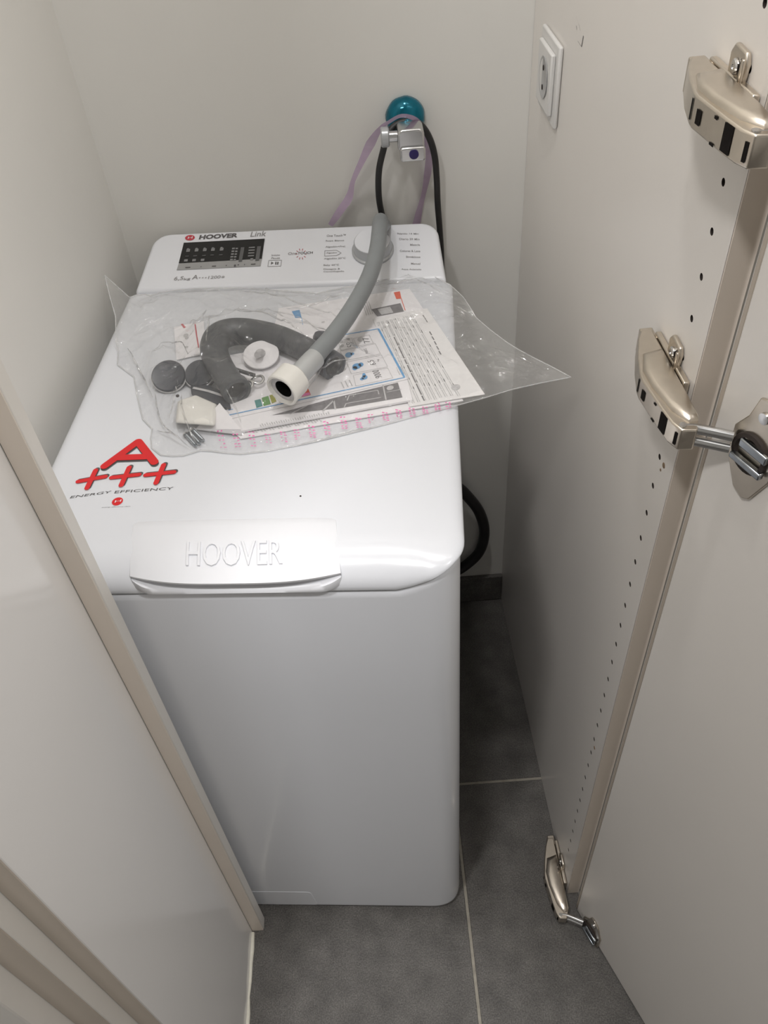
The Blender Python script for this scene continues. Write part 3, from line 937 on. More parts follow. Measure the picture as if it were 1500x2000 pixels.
b = MB()
def lt(x, y): return top((x, y), ZT)
text(b, 'ENERGY', lt(*zq(136, 540)), lt(*zq(432, 500)), lt(*zq(150, 522)))
text(b, 'EFFICIENCY', lt(*zq(462, 503)), lt(*zq(890, 474)), lt(*zq(472, 484)))
text(b, 'energy efficiency class', lt(*zq(370, 610)), lt(*zq(580, 601)), lt(*zq(372, 603)))
b.build('sticker_lettering', M['ink'], stk, kind='stuff')
b = MB(); b.add(ellipse(zq(486, 562), 11.5, 7.2, -22, lambda q: np.array(top(q, ZT)) + (0, 0, 0.0004)), [tuple(range(20))]); b.build('sticker_logo', M['red'], stk)
b = MB(); text(b, 'H', np.array(lt(*zq(466, 574))) + (0, 0, .0005), np.array(lt(*zq(512, 566))) + (0, 0, .0005), np.array(lt(*zq(472, 558))) + (0, 0, .0005)); b.build('sticker_logo_letter', M['paperw'], stk)
# specks of dirt on the lid
for q in ((587, 969), (346, 1031)):
    p = top(q, ZT)
    MB().lathe([(0.0011, 0.0), (0.0007, 0.0006)], (p[0], p[1], ZT), (0.2, 0.1, 1), 6).build('dirt_speck', M['hole'], lid)

# ================================================================== PLUMBING ON THE BACK WALL
FC = on_y((791, 226), 0.0)
tp = empty('water_tap', (FC[0], 0.0, FC[2]))
tag(tp, 'chrome appliance tap with blue foil-covered wall rosette', 'tap')
def TL(q, y):
    p = on_y(q, y)
    return (p[0] - FC[0], y, p[2] - FC[2])
b = MB()
N = 40
prof = [(0.0225, -0.0002), (0.0238, -0.003), (0.0228, -0.009), (0.0190, -0.0150), (0.0120, -0.0190), (0.0, -0.0205)]
lo = []
for r_, y in prof:
    lo.append([(r_ * (1 + 0.012 * math.sin(7 * t + y * 300)) * math.cos(t), y, r_ * (1 + 0.012 * math.sin(9 * t + 1)) * math.sin(t)) for t in [2 * math.pi * k / N for k in range(N)]])
b.loft(lo)
b.build('rosette', M['teal'], tp, smooth=60)
b = MB(); b.lathe([(0.0115, -0.02), (0.0115, -0.052)], TL((797, 240), 0.0)[:1] + (0.0, TL((797, 245), -0.03)[2]), (0, -1, 0), 20)
vx, vz = TL((800, 262), -0.045)[0], TL((800, 262), -0.045)[2]
b = MB(); b.lathe([(0.0120, 0.012), (0.0120, 0.040)], (vx, 0.0, vz), (0, -1, 0), 20); b.build('inlet', M['chrome'], tp, smooth=40)
b = MB()
pts = rr(-0.0150, 0.0160, -0.0125, 0.0115, 0.004, 0.006, 4)
b.prism(pts, lambda x, z, y: (vx + x, y, vz + z), -0.062, -0.034)
b.build('valve_body', M['chrome'], tp, bevel=0.0025, seg=3)
b = MB()
pts = rr(-0.0140, 0.0155, -0.0085, 0.0075, 0.003, 0.003, 4)
b.prism(pts, lambda x, z, y: (vx + 0.0012 + x, y, vz - 0.0150 + z), -0.066, -0.040)
lv = b.build('lever', M['chrome'], tp, bevel=0.002, seg=3)
b = MB(); b.lathe([(0.0056, 0.0), (0.0056, 0.0012), (0.0040, 0.0016)], (vx + 0.0030, -0.066, vz - 0.0150), (0, -1, 0.0), 18); b.build('button', M['navy'], lv, smooth=40)
b = MB(); b.lathe([(0.0062, 0.010), (0.0062, 0.026)], (vx, -0.050, vz + 0.001), (-1, 0, 0), 16); b.build('outlet', M['chrome'], tp, smooth=40)
b = MB(); b.lathe([(0.0095, 0.0), (0.0112, 0.0015), (0.0112, 0.0085), (0.0098, 0.0098)], (vx - 0.0240, -0.050, vz + 0.001), (-1, 0, 0), 22); b.build('outlet_cap', M['dial'], tp, smooth=40)

# power cable hung over the tap
cpx = [((752, 452), -0.0060), ((747, 425), -0.0075), ((740, 385), -0.014), ((740, 335), -0.024), ((749, 292), -0.030), ((758, 262), -0.036)]
cab1 = [on_y(q, y) for q, y in cpx]
over = [on_y((775, 243), -0.030), on_y((798, 237), -0.028), on_y((820, 243), -0.030)]
cpx2 = [((838, 268), -0.030), ((849, 305), -0.026), ((853, 350), -0.022), ((855, 400), -0.018), ((859, 450), -0.014), ((862, 500), -0.012), ((863, 560), -0.010)]
cab2 = [on_y(q, y) for q, y in cpx2]
p0 = cab1[0]; p9 = cab2[-1]
path = [(p0[0] + 0.010, -0.0055, p0[2] - 0.15)] + cab1 + over + cab2 + [(p9[0] + 0.002, -0.010, p9[2] - 0.2), (p9[0], -0.010, 0.25)]
pc0 = Vector(path[0])
b = MB(); b.tube([Vector(p) - pc0 for p in spline(path, 8)], 0.0040, 12)
o = b.build('power_cable', M['rubber'], smooth=60); o.location = pc0
tag(o, 'black power cable looped over the tap behind the washing machine', 'cable')

# lilac tape draped over the tap
def ribbon(name, pts, widths, label, depth_wave=0.003):
    P = spline([Vector(p) for p in pts], 8)
    org = Vector(P[0])
    b = MB()
    n = len(P)
    A, B = [], []
    for i, p in enumerate(P):
        t = i / (n - 1)
        d = (P[min(i + 1, n - 1)] - P[max(i - 1, 0)]).normalized()
        f = t * (len(widths) - 1)
        k = min(int(f), len(widths) - 2)
        w = widths[k] + (widths[k + 1] - widths[k]) * (f - k)
        tw = 0.9 * math.sin(t * 9.0)
        side = d.cross(Vector((0, -1, 0))).normalized()
        side = side * math.cos(tw) + Vector((0, -1, 0)) * math.sin(tw) * 0.5
        A.append(p - side * w / 2 - org)
        B.append(p + side * w / 2 - org + Vector((0, -0.0006, 0)))
    nn = Vector((0, 0.0004, 0))
    vs = A + B + [a_ + nn for a_ in A] + [c_ + nn for c_ in B]
    fs = []
    for i in range(n - 1):
        fs += [(i, i + 1, n + i + 1, n + i), (2 * n + i, 3 * n + i, 3 * n + i + 1, 2 * n + i + 1)]
    b.add(vs, fs)
    o = b.build(name, M['lilac'], smooth=70)
    o.location = org
    return tag(o, label, 'tape')
rp = [on_y((645, 440), -0.010), on_y((662, 415), -0.010), on_y((682, 385), -0.010), on_y((690, 352), -0.014), on_y((708, 312), -0.020), on_y((724, 280), -0.026), on_y((742, 252), -0.040),
      on_y((760, 238), -0.046), on_y((785, 226), -0.044), on_y((812, 234), -0.034), on_y((830, 262), -0.018), on_y((838, 300), -0.009), on_y((835, 340), -0.007), on_y((827, 380), -0.006), on_y((818, 415), -0.005), on_y((812, 445), -0.005)]
ribbon('packing_tape', rp, [0.006, 0.010, 0.013, 0.008, 0.009, 0.011, 0.006, 0.006, 0.008, 0.008, 0.008, 0.009, 0.013, 0.011, 0.013, 0.013], 'thin lilac packing tape draped over the tap')

# black drain hose looping beside the machine
q = [on_y((885, 945), -0.030), on_y((912, 968), -0.028), on_y((936, 1000), -0.025), on_y((946, 1038), -0.022), on_y((937, 1076), -0.020), on_y((912, 1102), -0.020), on_y((880, 1120), -0.022)]
q = [(-0.16, -0.018, q[0][2] + 0.06)] + q + [(-0.16, -0.02, max(0.03, q[-1][2] - 0.02))]
qc = Vector(q[0])
b = MB(); b.tube([Vector(p) - qc for p in spline(q, 8)], 0.0096, 14)
o = b.build('drain_hose', M['rubber'], smooth=60); o.location = qc
tag(o, 'thick black drain hose looping out behind the washing machine', 'hose')

# ================================================================== INLET HOSE lying over the machine
zl = [((743, 432), .846), ((741, 452), .850), ((738, 480), .849), ((731, 512), .846), ((718, 548), .843), ((700, 583), .841), ((677, 620), .840), ((650, 656), .839), ((622, 688), .838), ((603, 712), .8365)]
pts = [top(q, z) for q, z in zl]
c0_ = pts[0]
pts = [(c0_[0] + 0.001, 0.566, 0.70), (c0_[0] + 0.001, 0.5665, 0.80), (c0_[0] + 0.0005, c0_[1] + 0.006, 0.838)] + pts
hz = empty('inlet_hose', G(c0_[0], 0.5665, 0.70), WYAW)
tag(hz, 'grey water inlet hose with cream nut lying across the controls onto the plastic bag', 'hose')
hb = np.array([c0_[0], 0.5665, 0.70])
b = MB(); b.tube([Vector(np.asarray(p) - hb) for p in spline(pts, 8)], 0.0094, 18); b.build('hose', M['hose'], hz, smooth=60)
e1, e0 = np.array(pts[-1]), np.array(top((560, 757), .8335))
ax = (e0 - e1) / np.linalg.norm(e0 - e1)
b = MB(); b.lathe([(0.0104, -0.012), (0.0108, -0.008), (0.0108, 0.020), (0.0090, 0.0215)], e1 - hb, ax, 20); b.build('sleeve', M['sleeve'], hz, smooth=40)
nc = np.array(top((561, 752), .8345))
b = MB()
lo = []
a_ = np.cross(ax, [0, 0, 1.0]); a_ /= np.linalg.norm(a_); b_ = np.cross(ax, a_)
for r_, h_ in ((0.0095, -0.0135), (0.0165, -0.0130), (0.0178, -0.0115), (0.0180, 0.0090), (0.0168, 0.0100), (0.0150, 0.0100), (0.0142, 0.0060)):
    lp = []
    for k in range(36):
        t = 2 * math.pi * k / 36
        hexr = 1.0 if r_ < 0.0160 else (0.955 + 0.045 * abs(math.cos(3 * t)))
        lp.append(tuple(nc - hb + ax * h_ + (a_ * math.cos(t) + b_ * math.sin(t)) * r_ * hexr))
    lo.append(lp)
b.loft(lo, True, False)
nt_ = b.build('nut', M['nut'], hz, smooth=35)
b = MB(); b.lathe([(0.0146, 0.0062), (0.0125, 0.0066), (0.0095, 0.0064)], nc - hb, ax, 28, False, False); b.build('washer_ring', M['lgrey'], nt_, smooth=40)
b = MB(); b.lathe([(0.0098, 0.0060), (0.0090, 0.0020), (0.0085, -0.006)], nc - hb, ax, 24, False, True); b.build('dark_bore', M['black'], nt_, smooth=40)
# ================================================================== PLASTIC BAG WITH PAPERS AND FITTINGS
class Thing:
    """things lying on the lid, drawn in washer coordinates around a base point"""
    def __init__(s, name, base, label, cat, group=None):
        s.b = np.array([base[0], base[1], base[2]], float)
        s.o = empty(name, G(*s.b), WYAW)
        tag(s.o, label, cat, group)
    def part(s, mb, name, m, parent=None, **k):
        mb.v = [tuple(np.asarray(v) - s.b) for v in mb.v]
        o = mb.build(name, m, parent or s.o, **k)
        return o
Z0 = ZT + 0.0012
def T(x, y, z=Z0): return np.array(top((x, y), z))
def slab(px, z, th):
    lo, hi = [T(x, y, z) for x, y in px], []
    for p in lo: hi.append(p + (0, 0, th))
    return MB().loft([lo, hi])
def bil(px, u, v):
    """point in a pixel quad (ll, lr, ur, ul)"""
    a_, b_, c_, d_ = (np.array(p, float) for p in px)
    return a_ * (1 - u) * (1 - v) + b_ * u * (1 - v) + c_ * u * v + d_ * (1 - u) * v
def pbar(mb, px, u0, v0, u1, v1, z, mi=0):
    pts = [T(*bil(px, u, v), z) for u, v in ((u0, v0), (u1, v0), (u1, v1), (u0, v1))]
    mb.add(pts, [(0, 1, 2, 3)], mi)

# --- booklet with coloured tabs
bk = [(566, 700), (700, 664), (868, 640), (812, 566)]
bkq = [(520, 700), (850, 640), (800, 566), (545, 604)]
t = Thing('manual_booklet', T(690, 630), 'white instruction booklet with blue and red corner tabs inside the bag', 'booklet')
t.part(slab(bkq, Z0, 0.0016), 'pages', M['paperw'])
z = Z0 + 0.0019
b = MB(); quad(b, [T(769, 571, z), T(781, 569, z), T(784, 583, z), T(774, 584, z)], (0, 0, 0)); quad(b, [T(783, 583, z), T(784.5, 583, z), T(792, 606, z), T(790.5, 606, z)], (0, 0, 0)); t.part(b, 'red_tab', M['orange'])
b = MB(); quad(b, [T(570, 608, z), T(585, 605, z), T(589, 620, z), T(577, 621, z)], (0, 0, 0)); quad(b, [T(588, 620, z), T(589.2, 620, z), T(592, 634, z), T(590.8, 634, z)], (0, 0, 0)); t.part(b, 'blue_tab', M['blue'])
ph = [(737, 618), (789, 608), (782, 592), (725, 604)]
b = MB(); quad(b, [T(*p, z) for p in ph], (0, 0, 0)); p_ = t.part(b, 'photo', M['greyp'])
b = MB(); pbar(b, ph, 0.18, 0.1, 0.62, 0.85, z + 0.0002); t.part(b, 'photo_window', M['lgrey'], p_)
b = MB()
for k in range(4): quad(b, [T(707 + 4 * k, 592 - k, z), T(708.6 + 4 * k, 592 - k, z), T(717 + 4 * k, 616 - k, z), T(715.4 + 4 * k, 616 - k, z)], (0, 0, 0))
quad(b, [T(628, 628, z), T(634, 627, z), T(634, 630, z), T(628, 631, z)], (0, 0, 0))
t.part(b, 'print_lines', M['lgrey'], kind='stuff')

# --- bottom sheets of the stack
lowq = [(470, 858), (905, 784), (893, 768), (450, 838)]
t = Thing('leaflet', T(690, 815), 'long white leaflet edge with fine grey print, lowest in the bag', 'leaflet')
t.part(slab(lowq, Z0, 0.0010), 'sheet', M['paperw'])
b = MB()
for k in range(26):
    u0 = 0.06 + 0.0125 * k
    pbar(b, lowq, u0, 0.35 + 0.1 * (k % 3 == 0), u0 + 0.008, 0.78, Z0 + 0.0013)
t.part(b, 'print_lines', M['lgrey'], kind='stuff')

# --- text sheet
tq = [(800, 795), (947, 771), (834, 603), (728, 624)]
t = Thing('text_sheet', T(840, 700), 'white sheet of dense small print lying under the film towards the cabinet board', 'leaflet')
t.part(slab(tq, Z0 + 0.0018, 0.0007), 'sheet', M['paper'])
b = MB(); bd = MB()
z = Z0 + 0.0028
rnd = random.Random(3)
for c in range(9):
    u = 0.05 + 0.075 * c
    if c in (2, 3, 8): u += 0.01
    v = 0.03 + 0.02 * rnd.random()
    while v < 0.95:
        ln = 0.05 + 0.10 * rnd.random()
        pbar(b if c not in (2,) or v > 0.7 else bd, tq, u, v, u + (0.012 if c != 2 else 0.018), min(v + ln, 0.965), z)
        pbar(b, tq, u + 0.028, v, u + 0.037, min(v + ln * 1.3, 0.965), z)
        v += ln + 0.012
t.part(b, 'print_lines', M['lgrey'], kind='stuff')
for k in range(5): pbar(bd, tq, 0.80 - 0.01 * k, 0.72 - 0.055 * k, 0.818 - 0.01 * k, 0.76 - 0.055 * k, z)
for k in range(3): pbar(bd, tq, 0.86, 0.86 + 0.03 * k, 0.875, 0.885 + 0.03 * k, z)
t.part(bd, 'headline', M['greyp'], kind='stuff')
b = MB(); b.add(ellipse((890, 756), 9, 5.5, -10, lambda q: T(*q, z + 0.0001)), [tuple(range(20))]); t.part(b, 'stamp', M['lgrey'])

# --- manual with dark picture strip
mq = [(455, 848), (806, 784), (795, 742), (430, 806)]
t = Thing('manual_booklet', T(640, 800), 'white manual showing a dark grey wedge-shaped appliance picture', 'booklet')
t.part(slab(mq, Z0 + 0.0028, 0.0022), 'pages', M['paperw'])
z = Z0 + 0.0053
b = MB(); quad(b, [T(*p, z) for p in ((531, 811), (665, 797), (786, 776), (777, 747), (653, 777))], (0, 0, 0)); pic = t.part(b, 'dark_picture', M['greyp'])
b = MB()
def pline(mb, pts, w, z):
    for p, q in zip(pts, pts[1:]):
        a_, c_ = T(*p, z), T(*q, z)
        d = (c_ - a_)[:2]
        nn = np.array([-d[1], d[0], 0]) / np.linalg.norm(d) * w
        mb.add([a_ - nn, c_ - nn, c_ + nn, a_ + nn], [(0, 1, 2, 3)])
pline(b, [(748, 752), (754, 781)], 0.0007, z + 0.0002)
pline(b, [(755, 766), (784, 760)], 0.0004, z + 0.0002)
pline(b, [(678, 782), (682, 772), (738, 762), (740, 770)], 0.0005, z + 0.0002)
pline(b, [(672, 796), (676, 788), (744, 776)], 0.0005, z + 0.0002)
pline(b, [(566, 809), (600, 792)], 0.0006, z + 0.0002)
pline(b, [(630, 803), (652, 782), (655, 799)], 0.0009, z + 0.0002)
b.add(ellipse((762, 757.5), 7, 4.5, -15, lambda q: T(*q, z + 0.0002)), [tuple(range(20))])
t.part(b, 'picture_lines', M['lgrey'], pic, kind='stuff')
b = MB()
for k in range(30): pbar(b, mq, 0.16 + 0.013 * k, 0.10, 0.166 + 0.013 * k, 0.20 + 0.03 * (k % 2), z)
t.part(b, 'print_lines', M['lgrey'], kind='stuff')

# --- energy label
eq = [(438, 812), (792, 738), (739, 641), (560, 676)]
t = Thing('energy_label', T(640, 740), 'energy label with blue border, orange and green class bars and blue pictograms', 'label')
t.part(slab([(452, 818), (796, 741), (741, 638), (400, 704)], Z0 + 0.0053, 0.0005), 'sheet', M['paperw'])
z = Z0 + 0.0061
b = MB(); pline(b, [(440, 812), (790, 737), (739, 642), (640, 659)], 0.0007, z); pline(b, [(739, 642), (790, 737)], 0.0011, z + 0.0001); pline(b, [(446, 801), (455, 799)], 0.0005, z); t.part(b, 'border', M['blue'])
b = MB()
def rbox(px, w=0.0003): pline(b, px + px[:1], w, z)
rbox([(695, 754), (767, 738), (757, 718), (690, 733)])
rbox([(686, 730), (757, 716), (745, 693), (677, 707)])
rbox([(675, 704), (743, 691), (733, 671), (664, 686)])
rbox([(697, 676), (729, 670), (721, 654), (690, 661)])
rbox([(666, 684), (693, 678), (687, 660), (660, 666)])
t.part(b, 'pictogram_frames', M['lgrey'], kind='stuff')
b = MB()
for c, rx, ry in (((681, 693), 7, 5), ((688, 691), 4, 2.5), ((697, 715), 9, 5.5), ((705, 712), 5, 4), ((693, 719), 5, 4), ((712, 737), 6, 4), ((711, 733), 3.5, 4.5), ((707, 740), 4, 2.5)):
    b.add(ellipse(c, rx, ry, -12, lambda q: T(*q, z)), [tuple(range(20))])
t.part(b, 'blue_pictograms', M['blue'], kind='stuff')
b = MB()
for s, ll, lr, ul in (('9000', (747, 737), (739, 722), (734, 739)), ('6,5', (737, 711), (730, 702), (724, 714)), ('59', (692, 676), (688, 667), (679, 679)), ('77', (723, 668), (719, 658), (712, 671))):
    text(b, s, T(*ll, z), T(*lr, z), T(*ul, z), (0, 0, 0))
for s, ll, lr, ul in (('kg', (742, 705), (740, 701), (737, 706)), ('dB', (684, 664), (682, 660), (679, 665)), ('ABC', (720, 690), (715, 680), (715, 692))):
    text(b, s, T(*ll, z), T(*lr, z), T(*ul, z), (0, 0, 0))
t.part(b, 'figures', M['greyp'], kind='stuff')
b = MB()
for k in range(3): pline(b, [(666 + 8 * k, 746 - 2 * k), (672 + 8 * k, 758 - 2 * k)], 0.0006, z)
for k in range(3): pline(b, [(774 + 4 * k, 718 - 1 * k), (781 + 4 * k, 732 - 1 * k)], 0.0004, z)
b.add(ellipse((704, 663), 6, 4.5, -10, lambda q: T(*q, z)), [tuple(range(20))])
for c in ((666, 668), (668, 675)): b.add(ellipse(c, 4, 2.6, -20, lambda q: T(*q, z)), [tuple(range(20))])
t.part(b, 'small_print', M['lgrey'], kind='stuff')
for px, m, nm in (([(497, 782), (509, 779), (513, 793), (501, 797)], 'teal2', 'class_bar'), ([(511, 777), (524, 773), (529, 789), (515, 793)], 'green', 'class_bar'), ([(526, 772), (534, 770), (540, 784), (531, 788)], 'yellow', 'class_bar'),
                  ([(583, 746), (593, 738), (607, 771), (590, 775)], 'orange', 'class_bar'), ([(558, 722), (566, 720), (570, 726), (562, 728)], 'orange', 'class_bar')):
    b = MB(); quad(b, [T(*p, z) for p in px], (0, 0, 0)); t.part(b, nm, M[m])
b = MB(); quad(b, [T(586, 770, z + .0002), T(604, 766, z + .0002), T(606, 771, z + .0002), T(588, 775, z + .0002)], (0, 0, 0)); t.part(b, 'class_bar_tip', M['pink'])

# --- left card with the red line
cq = [(345, 704), (404, 690), (398, 628), (340, 640)]
t = Thing('warranty_card', T(370, 670), 'white card with a thin red line and grey emblem beside the drain elbow', 'card')
t.part(slab(cq, Z0 + 0.0002, 0.0009), 'sheet', M['paperw'])
z = Z0 + 0.0014
b = MB(); pline(b, [(381, 633), (384, 655), (388, 679)], 0.0007, z); quad(b, [T(353, 633, z), T(357, 632, z), T(363, 639, z), T(359, 641, z)], (0, 0, 0)); t.part(b, 'red_line', M['redl'])
b = MB()
for c, rx, ry in (((363, 655), 5, 3.2), ((365, 660), 4, 2.4), ((364, 678), 4, 2)): b.add(ellipse(c, rx, ry, -20, lambda q: T(*q, z)), [tuple(range(20))])
text(b, '17000', T(375, 698, z), T(398, 692, z), T(374, 694, z), (0, 0, 0))
t.part(b, 'emblem', M['lgrey'], kind='stuff')

# --- folded corner card at the front
t = Thing('warranty_card', T(430, 825), 'folded white card corner with a thin red arc at the front of the bag', 'card')
lo = [T(382, 838, ZT + 0.004), T(474, 849, ZT + 0.004), T(470, 838, ZT + 0.010), T(429, 787, ZT + 0.018)]
t.part(MB().loft([[p - (0, 0, 0.0006) for p in lo], lo]), 'sheet', M['paperw'])
b = MB()
def cz(x, y, off=0.0006):
    # on the tilted card
    n = np.cross(lo[1] - lo[0], lo[3] - lo[0]); n /= np.linalg.norm(n)
    nw = UX * n[0] + UY * n[1] + np.array([0, 0, n[2]])
    return L(on_plane((x, y), G(*(lo[0] + n * off * (1 if n[2] > 0 else -1))), nw))
arc = [cz(452, 820), cz(445, 827), cz(440, 835), cz(438, 843)]
for p, q in zip(arc, arc[1:]):
    d = (q - p)[:2]; nn = np.array([-d[1], d[0], 0]) / np.linalg.norm(d) * 0.0005
    b.add([p - nn, q - nn, q + nn, p + nn], [(0, 1, 2, 3)])
t.part(b, 'red_arc', M['redl'])

# --- grey drain elbow
ep = [((463, 764), .8145), ((446, 741), .8165), ((428, 712), .8175), ((418, 682), .8175), ((428, 658), .8170), ((458, 648), .8165), ((500, 650), .8155), ((545, 660), .8150), ((590, 679), .8145), ((626, 698), .8140), ((652, 716), .8135)]
EP = [np.array(top(q, z)) for q, z in ep]
t = Thing('drain_elbow', (EP[5][0], EP[5][1], ZT), 'dark grey curved drain hose elbow with open ends inside the bag', 'hose guide')
SPL = spline(EP, 7)
def tube_open(path, r, thick, n=20):
    b = MB()
    P = [Vector(p) for p in path]
    def loops(rad, pp):
        m = MB(); m.tube(pp, rad, n, cap=False); return m
    o_, i_ = MB(), MB()
    o_.tube(P, r, n, cap=False, rfn=lambda s: r * (1.0 + 0.16 * math.sin(math.pi * min(1, s * 1.25)) ** 2 * (s < 0.8)))
    i_.tube(P, r - thick, n, cap=False)
    b.add(o_.v, o_.f)
    b.add(i_.v, i_.f)
    k = len(o_.v)
    last = k - n
    b.add(o_.v + i_.v, [(j, (j + 1) % n, k + (j + 1) % n, k + j) for j in range(n)] + [(last + j, last + (j + 1) % n, k + last + (j + 1) % n, k + last + j) for j in range(n)])
    return b
t.part(tube_open(SPL, 0.0132, 0.0028), 'pipe', M['elbow'], smooth=50)
d0 = (Vector(EP[0]) - Vector(EP[1])).normalized()
b = MB(); b.lathe([(0.0140, -0.010), (0.0152, -0.008), (0.0152, 0.001), (0.0118, 0.0015), (0.0108, -0.004)], EP[0], d0, 24, False, False); t.part(b, 'collar', M['elbow'], smooth=40)
d1 = (Vector(EP[-1]) - Vector(EP[-2])).normalized()
b = MB(); b.lathe([(0.0140, -0.012), (0.0150, -0.010), (0.0150, 0.001), (0.0120, 0.0012), (0.0110, -0.004)], EP[-1], d1, 24, False, False); t.part(b, 'collar', M['cap'], smooth=40)
for nm_, e_, d_ in (('dark_bore', EP[0], d0), ('dark_bore', EP[-1], d1)):  # black discs added in the hollow ends, in place of the shade inside
    b = MB(); b.lathe([(0.0112, -0.0035), (0.0060, -0.0050), (0.0010, -0.0052)], e_, d_, 20, False, True); t.part(b, nm_, M['slotb'], smooth=40)
b = MB(); b.lathe([(0.0040, -0.006), (0.0040, 0.0018)], np.array(T(637, 665, .812)), (0.2, 0.3, 1), 12); 
b = MB(); pc_ = T(634, 662, .806); b.lathe([(0.0125, -0.004), (0.0130, 0.0), (0.0120, 0.004), (0.006, 0.005)], pc_, (0.3, 0.2, 1), 20); t.part(b, 'end_tab', M['cap'], smooth=40)

# --- blanking caps
for (cx, cy, r, z, ax, lab) in ((329, 734, 0.0178, ZT + 0.013, (0.10, -0.55, 0.9), 'round slate blanking cap next to the film edge of the bag'), (389, 729, 0.0160, ZT + 0.012, (-0.05, -0.45, 0.9), 'round slate blanking cap with a pale rim tucked against the drain elbow')):
    c = T(cx, cy, z)
    t = Thing('blanking_cap', (c[0], c[1], ZT + 0.001), lab, 'cap')
    b = MB(); b.lathe([(r * 0.93, -0.010), (r, -0.008), (r, 0.0), (r * 0.94, 0.0015), (r * 0.5, 0.0005), (r * 0.2, 0.0005)], c, ax, 30); t.part(b, 'disc', M['cap'], smooth=40)
    b = MB(); b.lathe([(r, -0.0035), (r * 1.05, -0.0030), (r * 1.05, -0.0015), (r, -0.0010)], c, ax, 30, False, False); t.part(b, 'rim', M['lgrey'] if cx < 350 else M['paperw'], smooth=40)

# --- white disc with post
c = T(510, 693, ZT + 0.016)
t = Thing('transit_plug', (c[0], c[1], ZT + 0.008), 'white plastic transit plug, round disc with a central post', 'plug')
axd = Vector((0.04, -0.25, 0.97)).normalized()
b = MB(); b.lathe([(0.0180, -0.0015), (0.0192, -0.0008), (0.0192, 0.0008), (0.0180, 0.0014), (0.0080, 0.0004)], c, axd, 36); t.part(b, 'disc', M['paperw'], smooth=40)
b = MB(); b.tube(spline([c + (0, 0.001, 0.001), c + (-0.0004, -0.004, 0.005), c + (-0.001, -0.012, 0.008)], 5), 0.0042, 14, rfn=lambda s: 0.0050 - 0.0016 * s); t.part(b, 'post', M['lgrey'], smooth=50)

# --- cream bracket and slate wedges
c = T(382, 806, ZT + 0.012)
t = Thing('transit_bracket', (c[0], c[1], ZT + 0.001), 'cream plastic transit bracket at the front of the bag', 'bracket')
b = MB()
bq = [(343, 826), (420, 832), (424, 790), (383, 772), (347, 784)]
lo, hi = [T(x, y, ZT + 0.0015) for x, y in bq], [T(x, y, ZT + 0.014) for x, y in bq]
cm = np.mean(hi, axis=0)
b.loft([lo, hi, [cm + (p - cm) * 0.86 + (0, 0, 0.003) for p in hi]])
t.part(b, 'block', M['nut'], bevel=0.0015)
b = MB(); b.lathe([(0.0018, 0.0), (0.0018, 0.0012)], T(347, 774, ZT + 0.0135), (0, 0, 1), 10); t.part(b, 'rivet', M['hole'])
c = T(412, 770, ZT + 0.008)
t = Thing('transit_wedge', (c[0], c[1], ZT + 0.001), 'slate blue plastic wedge between the cream bracket and drain elbow', 'wedge')
b = MB()
bq = [(374, 772), (412, 786), (452, 800), (446, 772), (410, 752), (372, 752)]
lo, hi = [T(x, y, ZT + 0.0015) for x, y in bq], [T(x, y, ZT + 0.010) for x, y in bq]
b.loft([lo, hi]); t.part(b, 'body', M['cap'], bevel=0.0015)
b = MB(); pline(b, [(377, 757), (408, 764), (446, 776)], 0.0016, ZT + 0.0105); t.part(b, 'ridge', M['lgrey'])

# --- wire clip and glassy fasteners
c = T(492, 735, ZT + 0.009)
t = Thing('spring_clip', (c[0], c[1], ZT + 0.007), 'small black and steel spring clip beside the cream hose nut', 'clip')
b = MB(); b.tube(spline([T(443, 716, ZT + .017), T(462, 722, ZT + .017), T(480, 728, ZT + .0165), T(497, 733, ZT + .016)], 5), 0.0022, 10); t.part(b, 'bar', M['black'], smooth=50)
b = MB(); b.tube(spline([T(447, 722, ZT + .0165), T(458, 736, ZT + .016), T(468, 744, ZT + .015), T(474, 752, ZT + .014)], 5), 0.0012, 8); t.part(b, 'wire', M['chrome'], smooth=50)
for (cx, cy, r) in ((503, 742, 0.0062), (483, 752, 0.0056)):
    c = T(cx, cy, ZT + 0.0135)
    ring = [c + np.array([r * math.cos(2 * math.pi * k / 16), r * math.sin(2 * math.pi * k / 16), 0.001 * math.sin(4 * math.pi * k / 16)]) for k in range(17)]
    b = MB(); b.tube(ring, 0.0016, 8); t.part(b, 'ring', M['chrome'], smooth=60)
for i, (p, q) in enumerate((((372, 846), (392, 868)), ((379, 842), (399, 862)), ((364, 850), (384, 872)))):
    a_, c_ = T(*p, ZT + 0.0045), T(*q, ZT + 0.0035)
    t = Thing('screw', (c_[0], c_[1], ZT + 0.001), 'short steel screw at the front corner of the bag', 'screw', 'steel screws in the bag')
    b = MB(); b.tube([a_ + (c_ - a_) * k / 24 for k in range(25)], 0.0016, 8, rfn=lambda s: (0.0013 + 0.0006 * (int(s * 24) % 2)) * (1 if s < .9 else .6)); t.part(b, 'shank', M['steel'], smooth=60)
    b = MB(); b.lathe([(0.0034, 0.0), (0.0034, 0.0015), (0.0018, 0.0026)], a_, a_ - c_, 12); t.part(b, 'head', M['chrome'], smooth=40)

